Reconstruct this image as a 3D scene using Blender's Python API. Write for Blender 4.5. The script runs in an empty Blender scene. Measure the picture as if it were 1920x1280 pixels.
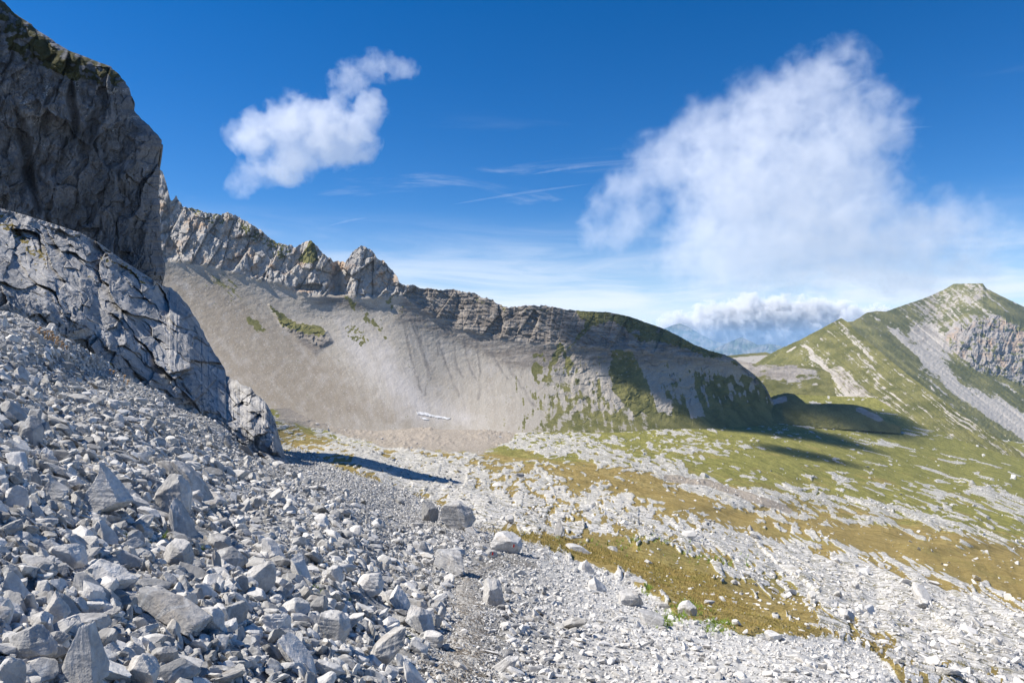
import bpy, bmesh, math, random
import numpy as np
from mathutils import Vector, Matrix
R = math.radians
SC = bpy.context.scene
COL = SC.collection
rng = np.random.default_rng(7)
random.seed(7)

# ------------------------------------------------------------------ camera, sky, sun, exposure
F = 1280.0                                   # focal length in photo pixels (24 mm on a 36 mm frame)
cam_d = bpy.data.cameras.new('camera'); cam = bpy.data.objects.new('camera', cam_d); COL.objects.link(cam)
cam_d.lens = 24; cam_d.sensor_width = 36; cam_d.clip_start = 0.2; cam_d.clip_end = 120000
cam.location = (0, 0, 0); cam.rotation_euler = (R(90), 0, 0)
SC.camera = cam
SUN_AZ, SUN_EL = R(-91), R(50)              # azimuth from +y towards +x
SDIR = Vector((math.cos(SUN_EL)*math.sin(SUN_AZ), math.cos(SUN_EL)*math.cos(SUN_AZ), math.sin(SUN_EL)))
sun_d = bpy.data.lights.new('sun', 'SUN'); sun = bpy.data.objects.new('sun', sun_d); COL.objects.link(sun)
sun_d.energy = 5.4; sun_d.angle = R(0.53); sun_d.color = (1.0, 0.95, 0.87)
sun.rotation_euler = SDIR.to_track_quat('Z', 'Y').to_euler()
SC.view_settings.view_transform = 'Standard'; SC.view_settings.look = 'None'
SC.view_settings.gamma = 1; SC.view_settings.use_curve_mapping = False
SC.view_settings.exposure = 0.52
SC.cycles.max_bounces = 6; SC.cycles.diffuse_bounces = 3; SC.cycles.volume_bounces = 3
SC.cycles.transparent_max_bounces = 16
SC.cycles.use_denoising = True
SC.cycles.volume_step_rate = 1.0; SC.cycles.volume_max_steps = 96


class NT:
    """small helper round a node tree"""
    def __init__(s, tree): s.t = tree; s.n = tree.nodes; s.l = tree.links; s.n.clear()
    def new(s, kind, **kw):
        n = s.n.new(kind)
        for k, v in kw.items():
            if k.startswith('i_'):
                key = k[2:]; key = int(key) if key.isdigit() else key.replace('_', ' ')
                s.put(n.inputs[key], v)
            else: setattr(n, k, v)
        return n
    def put(s, sock, v):
        if isinstance(v, bpy.types.NodeSocket): s.l.new(v, sock)
        elif isinstance(v, bpy.types.Node): s.l.new(v.outputs[0], sock)
        else: sock.default_value = v
    def math(s, op, a, b=0.0, c=0.0, clamp=False):
        n = s.n.new('ShaderNodeMath'); n.operation = op; n.use_clamp = clamp
        for i, v in enumerate((a, b, c)): s.put(n.inputs[i], v)
        return n.outputs[0]
    def vmath(s, op, a, b=(0, 0, 0), scale=None):
        n = s.n.new('ShaderNodeVectorMath'); n.operation = op
        s.put(n.inputs[0], a); s.put(n.inputs[1], b)
        if scale is not None: s.put(n.inputs['Scale'], scale)
        return n.outputs[1] if op in ('LENGTH', 'DOT_PRODUCT', 'DISTANCE') else n.outputs[0]
    def mix(s, f, a, b, mode='MIX'):
        n = s.n.new('ShaderNodeMix'); n.data_type = 'RGBA'; n.blend_type = mode
        for i, v in ((0, f), (6, a), (7, b)):
            if isinstance(v, tuple) and len(v) == 3: v = v + (1,)
            s.put(n.inputs[i], v)
        return n.outputs[2]
    def step(s, x, lo, hi, a=0.0, b=1.0):
        n = s.n.new('ShaderNodeMapRange'); n.interpolation_type = 'SMOOTHSTEP'
        for i, v in enumerate((x, lo, hi, a, b)): s.put(n.inputs[i], v)
        return n.outputs[0]
    def noise(s, vec, scale, detail=5, rough=0.55, dist=0.0, out=0):
        n = s.n.new('ShaderNodeTexNoise'); s.put(n.inputs['Vector'], vec); n.inputs['Scale'].default_value = scale
        n.inputs['Detail'].default_value = detail; n.inputs['Roughness'].default_value = rough
        n.inputs['Distortion'].default_value = dist
        return n.outputs[out]


# sky
world = bpy.data.worlds.new('World'); SC.world = world; world.use_nodes = True
w = NT(world.node_tree)
sky = w.new('ShaderNodeTexSky', sky_type='NISHITA', sun_disc=False, sun_elevation=SUN_EL, sun_rotation=SUN_AZ % (2*math.pi),
            altitude=2300, air_density=1.0, dust_density=0.25, ozone_density=2.5)
tc = w.new('ShaderNodeTexCoord')
sep = w.new('ShaderNodeSeparateXYZ', i_0=tc.outputs['Generated'])
zz = sep.outputs[2]
hs = w.new('ShaderNodeHueSaturation'); hs.inputs['Saturation'].default_value = 1.42; hs.inputs['Hue'].default_value = 0.507; hs.inputs['Value'].default_value = 0.95; w.put(hs.inputs['Color'], sky.outputs[0])
# thin high veil of cirrus that thickens towards the horizon
mp = w.new('ShaderNodeMapping'); w.put(mp.inputs['Vector'], tc.outputs['Generated'])
mp.inputs['Scale'].default_value = (1.4, 1.4, 9.0); mp.inputs['Rotation'].default_value = (0, R(-8), 0)
cn = w.noise(mp.outputs[0], 2.6, 8, 0.62, 0.6)
veil = w.math('MULTIPLY', w.step(zz, 0.20, 0.03), w.step(cn, 0.36, 0.66, 0.30, 1.0))
veil2 = w.math('MULTIPLY', w.step(zz, 0.34, 0.14), w.step(cn, 0.56, 0.76, 0.0, 0.35))
veil = w.math('MAXIMUM', veil, veil2)
skyc = w.mix(veil, hs.outputs[0], (6.6, 7.1, 7.8))
bg = w.new('ShaderNodeBackground'); w.put(bg.inputs['Color'], skyc); bg.inputs['Strength'].default_value = 0.1
wo = w.new('ShaderNodeOutputWorld'); w.l.new(bg.outputs[0], wo.inputs['Surface'])

# ------------------------------------------------------------------ noise in numpy
_p = np.random.default_rng(3).permutation(256); PERM = np.concatenate([_p, _p, _p])
_a = np.linspace(0, 2*np.pi, 64, endpoint=False); G2x, G2y = np.cos(_a), np.sin(_a)

def pn2(x, y, seed=0):
    xi = np.floor(x).astype(np.int64); yi = np.floor(y).astype(np.int64); xf = x-xi; yf = y-yi
    xi = (xi+seed*37) & 255; yi = (yi+seed*91) & 255
    u = xf*xf*xf*(xf*(xf*6-15)+10); v = yf*yf*yf*(yf*(yf*6-15)+10)
    def g(ix, iy, dx, dy):
        h = PERM[PERM[(ix & 255)]+(iy & 255)] & 63
        return G2x[h]*dx+G2y[h]*dy
    a = g(xi, yi, xf, yf); b = g(xi+1, yi, xf-1, yf); c = g(xi, yi+1, xf, yf-1); d = g(xi+1, yi+1, xf-1, yf-1)
    return ((a+(b-a)*u)*(1-v)+(c+(d-c)*u)*v)*1.5

def fbm(x, y, o=4, seed=0, gain=0.5):
    s = 0; a = 1; n = 0
    for k in range(o):
        s = s+a*pn2(x, y, seed+k*5); n += a; a *= gain; x = x*2.03+7.1; y = y*2.03-3.7
    return s/n

def ridged(x, y, o=4, seed=0, gain=0.5):
    s = 0; a = 1; n = 0
    for k in range(o):
        s = s+a*(1-2*np.abs(pn2(x, y, seed+k*5))); n += a; a *= gain; x = x*2.03+7.1; y = y*2.03-3.7
    return s/n

def facets(x, y, seed=0, tilt=1.0):
    """blocky relief: every Voronoi cell is a plane with its own height and tilt; also returns the crack distance"""
    xi = np.floor(x).astype(np.int64); yi = np.floor(y).astype(np.int64)
    b1 = np.full(x.shape, 9.0); b2 = np.full(x.shape, 9.0); hh = np.zeros(x.shape)
    r = np.random.default_rng(seed+100); T = r.random((256, 5))
    for i in (-1, 0, 1):
        for j in (-1, 0, 1):
            cx = xi+i; cy = yi+j; h = PERM[PERM[cx & 255]+(cy & 255)]; t = T[h]
            dx = x-(cx+t[..., 0]); dy = y-(cy+t[..., 1]); d = np.sqrt(dx*dx+dy*dy)
            val = (t[..., 2]-0.5)+tilt*((t[..., 3]-0.5)*dx+(t[..., 4]-0.5)*dy)
            m = d < b1
            b2 = np.where(m, b1, np.minimum(b2, d)); hh = np.where(m, val, hh); b1 = np.where(m, d, b1)
    return hh, b2-b1

def ss(x, lo, hi):
    t = np.clip((x-lo)/(hi-lo), 0, 1); return t*t*(3-2*t)

def line(pts, px, o=None):
    a = np.array(pts, float); return np.interp(px, a[:, 0], a[:, 1])

def sm(x, pts, w=60.0):
    a = np.array(pts, float); g = np.arange(a[0, 0]-3*w, a[-1, 0]+3*w, 4.0); v = np.interp(g, a[:, 0], a[:, 1])
    nk = int(3*w/4); k = np.exp(-0.5*(np.arange(-nk, nk+1)*4.0/w)**2); k /= k.sum()
    e0 = (a[1, 1]-a[0, 1])/(a[1, 0]-a[0, 0]); e1 = (a[-1, 1]-a[-2, 1])/(a[-1, 0]-a[-2, 0])
    v = np.where(g < a[0, 0], a[0, 1]+e0*(g-a[0, 0]), np.where(g > a[-1, 0], a[-1, 1]+e1*(g-a[-1, 0]), v))
    n = len(k)//2; v = np.convolve(np.pad(v, n, mode='reflect', reflect_type='odd'), k, 'valid'); return np.interp(x, g, v)

def seg_dist(px, py, pts):
    """distance from (px,py) to a polyline of (x, y) or (x, y, halfwidth); with widths the distance is divided by the width there"""
    best = np.full(np.shape(px), 1e9)
    for a, b in zip(pts[:-1], pts[1:]):
        ax, ay, bx, by = a[0], a[1], b[0], b[1]
        L = (bx-ax)**2+(by-ay)**2+1e-9
        t = np.clip(((px-ax)*(bx-ax)+(py-ay)*(by-ay))/L, 0, 1)
        d = np.hypot(px-(ax+t*(bx-ax)), py-(ay+t*(by-ay)))
        if len(a) > 2: d = d/(a[2]+t*(b[2]-a[2]))
        best = np.minimum(best, d)
    return best

def band(px, py, *pts, soft=1.0):
    return np.clip(1.5-seg_dist(px, py, pts)*1.0, 0, 1) if soft == 1 else np.exp(-seg_dist(px, py, pts)**2*soft)

def poly(px, py, pts, soft=6):
    """1 inside the polygon, 0 outside, soft edge (signed distance)"""
    inside = np.zeros(np.shape(px), bool); n = len(pts)
    for i in range(n):
        x1, y1 = pts[i]; x2, y2 = pts[(i+1) % n]
        if y1 == y2: continue
        c = ((y1 > py) != (y2 > py)) & (px < (x2-x1)*(py-y1)/(y2-y1)+x1)
        inside ^= c
    d = seg_dist(px, py, list(pts)+[pts[0]])
    return ss(np.where(inside, d, -d), -soft, soft)

# ------------------------------------------------------------------ mesh helpers
def tag(o, label=None, cat=None, group=None, kind=None):
    if label: o['label'] = label
    if cat: o['category'] = cat
    if group: o['group'] = group
    if kind: o['kind'] = kind
    return o

def link(name, me, mat=None, parent=None):
    o = bpy.data.objects.new(name, me); COL.objects.link(o)
    if mat is not None: me.materials.append(mat)
    if parent is not None: o.parent = parent
    return o

def raw_mesh(name, V, Fc, nv, smooth=False):
    """V (n,3); Fc flat loop array; nv verts per face"""
    me = bpy.data.meshes.new(name); V = np.asarray(V, np.float32)
    me.vertices.add(len(V)); me.vertices.foreach_set('co', V.ravel())
    Fc = np.asarray(Fc, np.int32); nf = Fc.size//nv
    me.loops.add(Fc.size); me.loops.foreach_set('vertex_index', Fc.ravel())
    me.polygons.add(nf); me.polygons.foreach_set('loop_start', np.arange(0, Fc.size, nv, dtype=np.int32))
    me.polygons.foreach_set('use_smooth', np.full(nf, smooth))
    me.update(calc_edges=True); me.validate()
    return me

def attr(me, name, arr):
    a = me.attributes.new(name, 'FLOAT_COLOR', 'POINT')
    a.data.foreach_set('color', np.ascontiguousarray(arr, np.float32).ravel())

def grid_mesh(name, X, Y, Z, smooth=True, **masks):
    r, c = X.shape; idx = np.arange(r*c).reshape(r, c)
    q = np.stack([idx[:-1, :-1], idx[:-1, 1:], idx[1:, 1:], idx[1:, :-1]], -1).reshape(-1)
    me = raw_mesh(name, np.stack([X, Y, Z], -1).reshape(-1, 3), q, 4, smooth)
    for k, chans in masks.items():
        A = np.zeros((r*c, 4)); 
        for i, ch in enumerate(chans): A[:, i] = np.broadcast_to(ch, (r, c)).ravel()
        attr(me, k, A)
    return me

def rock_shader(nt, pos, spec):
    pass

def terrain_mat(name, sc, rock, rock2, grass, grass2, ochre, scree, bump=0.6, bdist=1.0, strata=None, gsharp=0.08, rough=0.95, fine=8.0, cracks=0.0):
    """masks m: R grass, G warm/ochre, B scree, A dark strata. sc = size in metres of the middle grain"""
    m = bpy.data.materials.new(name); m.use_nodes = True; n = NT(m.node_tree)
    geo = n.new('ShaderNodeNewGeometry'); pos = geo.outputs['Position']
    at = n.new('ShaderNodeAttribute', attribute_name='m', attribute_type='GEOMETRY'); sp = n.new('ShaderNodeSeparateColor', i_0=at.outputs['Color'])
    k = 1.0/sc
    n1 = n.noise(pos, k*0.25, 6, 0.6); n2 = n.noise(pos, k, 7, 0.65); n3 = n.noise(pos, k*fine, 4, 0.7)
    c = n.mix(n.step(n2, 0.36, 0.64), rock, rock2)
    if strata:
        ang, sc2 = strata
        mp = n.new('ShaderNodeMapping'); n.put(mp.inputs['Vector'], pos); mp.inputs['Rotation'].default_value = (0, ang, 0); mp.inputs['Scale'].default_value = (0.12, 0.12, 1.0)
        st = n.noise(mp.outputs[0], 1/sc2, 6, 0.7)
        dk = n.math('MULTIPLY', n.step(st, 0.42, 0.62), at.outputs['Alpha'])
        c = n.mix(n.math('MULTIPLY', dk, 0.62), c, n.mix(1.0, c, (0.42, 0.38, 0.34), 'MULTIPLY'))
        c = n.mix(n.math('MULTIPLY', n.step(st, 0.56, 0.7), n.math('MULTIPLY', at.outputs['Alpha'], 0.5)), c, scree)
    else: st = n2
    # scree, lightly flecked
    sc_c = n.mix(n.step(n3, 0.3, 0.7), n.mix(1.0, scree, (0.72, 0.72, 0.72), 'MULTIPLY'), scree)
    c = n.mix(n.step(n.math('ADD', sp.outputs[2], n.math('MULTIPLY', n.math('SUBTRACT', n2, 0.5), 0.9)), 0.38, 0.62), c, sc_c)
    # warm stains
    wm = n.step(n.math('ADD', sp.outputs[1], n.math('MULTIPLY', n.math('SUBTRACT', n1, 0.5), 1.6)), 0.35, 0.85)
    c = n.mix(n.math('MULTIPLY', wm, 0.75), c, ochre)
    # grass
    gn = n.math('ADD', n.math('MULTIPLY', n.math('SUBTRACT', n2, 0.5), 0.9), n.math('MULTIPLY', n.math('SUBTRACT', n3, 0.5), 0.5))
    gm = n.step(n.math('ADD', sp.outputs[0], gn), 0.5-gsharp, 0.5+gsharp)
    gc = n.mix(n.step(n.math('ADD', n1, n.math('MULTIPLY', n.math('SUBTRACT', n3, 0.5), 0.35)), 0.38, 0.62), grass, grass2)
    gc = n.mix(wm, gc, tuple(0.5*a+0.5*b for a, b in zip(ochre, grass2)) if strata else ochre)
    gc = n.mix(n.step(n3, 0.25, 0.75), n.mix(1.0, gc, (0.6, 0.6, 0.6), 'MULTIPLY'), gc)
    c = n.mix(gm, c, gc)
    c = n.mix(1.0, c, n.mix(n.step(n.noise(pos, k*fine*3.1, 2, 0.6), 0.25, 0.75), (0.74, 0.74, 0.74), (1.1, 1.1, 1.1)), 'MULTIPLY')
    h = n.math('ADD', n.math('ADD', n2, n.math('MULTIPLY', n3, 0.45)), n.math('MULTIPLY', st, 0.5))
    if cracks:
        vo = n.new('ShaderNodeTexVoronoi', feature='DISTANCE_TO_EDGE'); wv = n.vmath('ADD', pos, n.vmath('SCALE', n.noise(pos, k*0.5, 4, 0.6, out=1), scale=sc*2.2))
        n.put(vo.inputs['Vector'], wv); vo.inputs['Scale'].default_value = k*cracks
        cr = n.step(vo.outputs[0], 0.0, 0.09)
        h = n.math('ADD', h, n.math('MULTIPLY', cr, 0.6))
    bp = n.new('ShaderNodeBump'); bp.inputs['Strength'].default_value = bump; bp.inputs['Distance'].default_value = bdist; n.put(bp.inputs['Height'], h)
    b = n.new('ShaderNodeBsdfPrincipled'); n.put(b.inputs['Base Color'], c); b.inputs['Roughness'].default_value = rough
    b.inputs['Specular IOR Level'].default_value = 0.15; n.l.new(bp.outputs[0], b.inputs['Normal'])
    o = n.new('ShaderNodeOutputMaterial'); n.l.new(b.outputs[0], o.inputs['Surface'])
    return m

def stone_mat(name, dark, light, k=6.0, warm=0.12, bdist=0.02):
    m = bpy.data.materials.new(name); m.use_nodes = True; n = NT(m.node_tree)
    geo = n.new('ShaderNodeNewGeometry'); pos = geo.outputs['Position']
    at = n.new('ShaderNodeAttribute', attribute_name='tone', attribute_type='GEOMETRY'); oi = n.new('ShaderNodeObjectInfo')
    n1 = n.noise(pos, k, 6, 0.65, 0.4); n2 = n.noise(pos, k*5, 5, 0.7); n3 = n.noise(pos, k*0.6, 3, 0.5)
    t = n.math('ADD', at.outputs['Fac'], n.math('MULTIPLY', n.math('SUBTRACT', n1, 0.5), 1.3))
    c = n.mix(n.step(t, 0.1, 0.9), dark, light)
    c = n.mix(n.math('MULTIPLY', n.step(n3, 0.55, 0.75), warm), c, (0.36, 0.27, 0.17))
    # pale calcite veins and pitted weathering
    wv = n.new('ShaderNodeTexWave', wave_type='BANDS'); n.put(wv.inputs['Vector'], pos); wv.inputs['Scale'].default_value = k*0.45; wv.inputs['Distortion'].default_value = 14; wv.inputs['Detail'].default_value = 3
    c = n.mix(n.math('MULTIPLY', n.step(wv.outputs['Fac'], 0.93, 1.0), 0.35), c, (0.62, 0.62, 0.6))
    c = n.mix(n.math('MULTIPLY', n.step(n2, 0.62, 0.42), 0.0), c, (0.1, 0.1, 0.1))
    c = n.mix(1.0, c, n.mix(n.step(n2, 0.3, 0.7), (0.8, 0.8, 0.8), (1.08, 1.08, 1.08)), 'MULTIPLY')
    bp = n.new('ShaderNodeBump'); bp.inputs['Strength'].default_value = 0.7; bp.inputs['Distance'].default_value = bdist
    n.put(bp.inputs['Height'], n.math('ADD', n.math('MULTIPLY', n1, 1.0), n.math('MULTIPLY', n2, 0.4)))
    b = n.new('ShaderNodeBsdfPrincipled'); n.put(b.inputs['Base Color'], c); b.inputs['Roughness'].default_value = 0.9
    b.inputs['Specular IOR Level'].default_value = 0.2; n.l.new(bp.outputs[0], b.inputs['Normal'])
    o = n.new('ShaderNodeOutputMaterial'); n.l.new(b.outputs[0], o.inputs['Surface'])
    return m

def plain_mat(name, c1, c2, k=20, rough=0.8, spec=0.2):
    m = bpy.data.materials.new(name); m.use_nodes = True; n = NT(m.node_tree)
    geo = n.new('ShaderNodeNewGeometry'); t = n.step(n.noise(geo.outputs['Position'], k, 4, 0.6), 0.35, 0.65)
    b = n.new('ShaderNodeBsdfPrincipled'); n.put(b.inputs['Base Color'], n.mix(t, c1, c2)); b.inputs['Roughness'].default_value = rough
    b.inputs['Specular IOR Level'].default_value = spec
    o = n.new('ShaderNodeOutputMaterial'); n.l.new(b.outputs[0], o.inputs['Surface'])
    return m

def P(px, py, Y): return Vector(((px-960)/F*Y, Y, (640-py)/F*Y))

# ------------------------------------------------------------------ the shape of the land: how far off the ground lies along each line of sight
KN = {
 -160: [(1440, 2.2), (1280, 2.6), (1100, 3.3), (900, 4.9), (700, 10), (600, 18), (540, 40), (500, 60)],
 0: [(1440, 2.2), (1280, 2.8), (1100, 3.67), (900, 5.7), (750, 9.8), (650, 18.8), (600, 34), (575, 55), (540, 75)],
 270: [(1440, 2.7), (1280, 3.46), (1100, 5), (900, 9.7), (800, 18.4), (750, 33), (722, 58), (690, 80)],
 420: [(1440, 3.1), (1280, 4.0), (1100, 6.2), (950, 13.5), (880, 22), (830, 38), (800, 58), (780, 85), (760, 200)],
 540: [(1440, 3.4), (1280, 4.6), (1100, 7.8), (1000, 12.5), (930, 22), (890, 40), (870, 62), (858, 110), (830, 290), (800, 440), (780, 540), (760, 650)],
 640: [(1440, 3.8), (1280, 5.3), (1100, 8.8), (1000, 15.5), (950, 25), (910, 45), (880, 80), (850, 160), (830, 310), (800, 460), (780, 550), (760, 650)],
 750: [(1440, 4.3), (1280, 6.2), (1150, 10.3), (1050, 19), (1000, 29), (960, 48), (920, 75), (880, 120), (850, 210), (830, 350), (800, 500), (785, 580), (760, 700)],
 960: [(1440, 5.2), (1280, 8), (1150, 13), (1050, 27), (1005, 42), (950, 75), (900, 140), (850, 280), (830, 390), (800, 540), (785, 620), (760, 760)],
 1280: [(1440, 6), (1280, 9.5), (1180, 17), (1130, 28), (1050, 60), (950, 125), (935, 150), (925, 200), (900, 250), (850, 400), (800, 590), (785, 650), (760, 800)],
 1500: [(1440, 7), (1280, 11), (1220, 16), (1180, 26), (1100, 62), (1000, 135), (975, 175), (965, 250), (900, 370), (850, 500), (800, 690), (780, 760), (740, 950)],
 1640: [(1440, 8), (1280, 14), (1240, 22), (1180, 42), (1100, 80), (1010, 150), (995, 180), (988, 260), (900, 440), (850, 570), (800, 760), (760, 920)],
 1740: [(1440, 9), (1280, 20), (1230, 32), (1150, 62), (1060, 110), (1015, 160), (1008, 260), (950, 370), (900, 520), (850, 700), (810, 850)],
 1920: [(1440, 14), (1280, 30), (1200, 55), (1100, 110), (1050, 165), (1043, 260), (1000, 340), (950, 460), (900, 640), (860, 820), (820, 950)],
 2100: [(1440, 18), (1280, 36), (1200, 60), (1100, 115), (1065, 165), (1058, 260), (1000, 370), (950, 500), (900, 700), (860, 850), (820, 1000)],
}
DX, DY = 5.0, 4.0
gx = np.arange(-160, 2101, DX); gy = np.arange(480, 1441, DY)
_cols = sorted(KN); _cv = []
for c in _cols:
    k = sorted(KN[c]); _cv.append(np.interp(gy, [a for a, b in k], [math.log(b) for a, b in k]))
_cv = np.array(_cv)
LY = np.array([[0.0]])
LY = np.stack([np.interp(gx, _cols, _cv[:, i]) for i in range(len(gy))], 0)
def blur(A, n, ax):
    for _ in range(n):
        B = np.pad(A, [(1, 1) if i == ax else (0, 0) for i in range(2)], mode='edge')
        A = (np.take(B, range(0, A.shape[ax]), ax)+2*np.take(B, range(1, A.shape[ax]+1), ax)+np.take(B, range(2, A.shape[ax]+2), ax))/4
    return A
LYs = blur(blur(LY, 400, 1), 12, 0); LY = blur(blur(LY, 40, 1), 3, 0)
LY = LY+(LYs-LY)*np.clip((LY-math.log(150))/1.0, 0, 1)
LY += np.log(1+np.clip((LY-math.log(80))/math.log(8), 0, 1)*0.3)       # the far half of the basin is a little farther off

def depth(px, py):
    fx = np.clip((np.asarray(px, float)-gx[0])/DX, 0, len(gx)-1.001); fy = np.clip((np.asarray(py, float)-gy[0])/DY, 0, len(gy)-1.001)
    i = fx.astype(int); j = fy.astype(int); a = fx-i; b = fy-j
    return np.exp((LY[j, i]*(1-a)+LY[j, i+1]*a)*(1-b)+(LY[j+1, i]*(1-a)+LY[j+1, i+1]*a)*b)

BROW = [(-200, 500), (-160, 515), (0, 573), (100, 622), (200, 677), (300, 733), (420, 798), (540, 868)]

# fields on the ground, in photo pixels
def rockiness(px, py):
    """+ bare limestone, - grass, for the basin floor"""
    r = np.full(np.shape(px), -0.08)
    r += 0.62*band(px, py, (600, 800, 14), (700, 850, 30), (960, 930, 45), (1280, 1010, 34), (1420, 1060, 34), (1550, 1110, 60), (1750, 1190, 80), (1960, 1290, 110))
    r += 0.42*band(px, py, (880, 790, 14), (1000, 825, 22), (1150, 855, 26), (1330, 915, 22), (1450, 945, 12))
    r += 0.30*band(px, py, (1250, 905, 8), (1420, 925, 9), (1600, 940, 8), (1700, 965, 10), (1940, 1035, 12))
    r += 0.30*band(px, py, (1330, 985, 10), (1450, 1010, 12), (1640, 1090, 18), (1940, 1190, 30))
    r += 0.28*band(px, py, (700, 880, 30), (820, 920, 40), (1010, 1000, 22))
    r += 0.25*band(px, py, (1830, 910, 12), (1940, 960, 14)) + 0.1*band(px, py, (1500, 900, 10), (1700, 930, 12))
    r -= 0.75*poly(px, py, [(890, 990), (1050, 1012), (1180, 1040), (1330, 1085), (1420, 1150), (1540, 1190), (1400, 1190), (1290, 1150), (1200, 1085), (1080, 1040), (930, 1005)], 8)
    r -= 0.6*band(px, py, (1080, 1005, 12), (1180, 1020, 14), (1330, 1075, 12))
    r -= 0.45*band(px, py, (880, 835, 10), (1100, 880, 16), (1260, 925, 16), (1400, 985, 14), (1600, 1010, 14), (1940, 1080, 30))
    r -= 0.30*band(px, py, (530, 795, 8), (640, 820, 12), (730, 850, 14))
    r -= 0.30*ss(px, 1150, 1500)*ss(py, 940, 880)
    return r

def near_scree(px, py):
    """1 on the loose blocks of the near slope"""
    edge = line([(-200, 2000), (480, 2000), (540, 868), (600, 895), (700, 955), (800, 1000), (880, 1005), (960, 1010), (1040, 1035), (1100, 1055), (1180, 1090), (1280, 1165), (1400, 1195), (1560, 1200), (1640, 1225), (1700, 1290), (1760, 1500), (2200, 1800)], px)
    edge = np.where(px < 540, line(BROW, px), edge)
    e = edge+10*fbm(px/60, py/60, 3, 5)
    return ss(py-e, -5, 5)

def fine_scree(px, py):
    return poly(px, py, [(530, 850), (560, 845), (640, 885), (740, 915), (900, 985), (960, 1010), (900, 1030), (760, 1010), (640, 950), (560, 900)], 10)

TRAIL = [(800, 1440, 85), (850, 1280, 80), (885, 1200, 55), (880, 1140, 38), (868, 1095, 22), (905, 1065, 14), (950, 1050, 9), (1000, 1062, 8)]

def ground_world(px, py):
    Yd = depth(px, py); return (px-960)/F*Yd, Yd, (640-py)/F*Yd

def relief(x, y, Yd, rk, ns, fs, spacing):
    z = np.zeros_like(x)
    s = 3; Yw = 1-ss(Yd, 25, 60)
    for lam, amp in ((160, 1.7), (70, 0.9), (32, 0.55), (14, 0.26), (6, 0.15), (2.6, 0.17), (1.1, 0.10), (0.5, 0.05)):
        wgt = ss(lam/spacing, 3, 8)*ss(Yd/lam, 1.2, 4)*(1-0.8*ns*(lam > 2))
        if wgt.max() <= 0: s += 11; continue
        z += wgt*amp*(1-0.35*ns)*(0.6+0.8*(1-fs))*(ridged(x/lam/2.2, y/lam, 2, s)-0.25)
        s += 11
    # limestone benches
    for lam, amp in ((40, 1.3), (16, 0.8), (6, 0.4), (2.2, 0.16)):
        wgt = ss(lam/spacing, 3.5, 8)*ss(Yd/lam, 1.5, 4)*(1-ns)
        h, cr = facets(x/lam/2.6+0.12*y/lam, y/lam, s, 0.8)
        z += wgt*amp*0.55*h*np.clip(rk*2.0+0.4, 0, 1.2); s += 7
    return z*Yw

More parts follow.
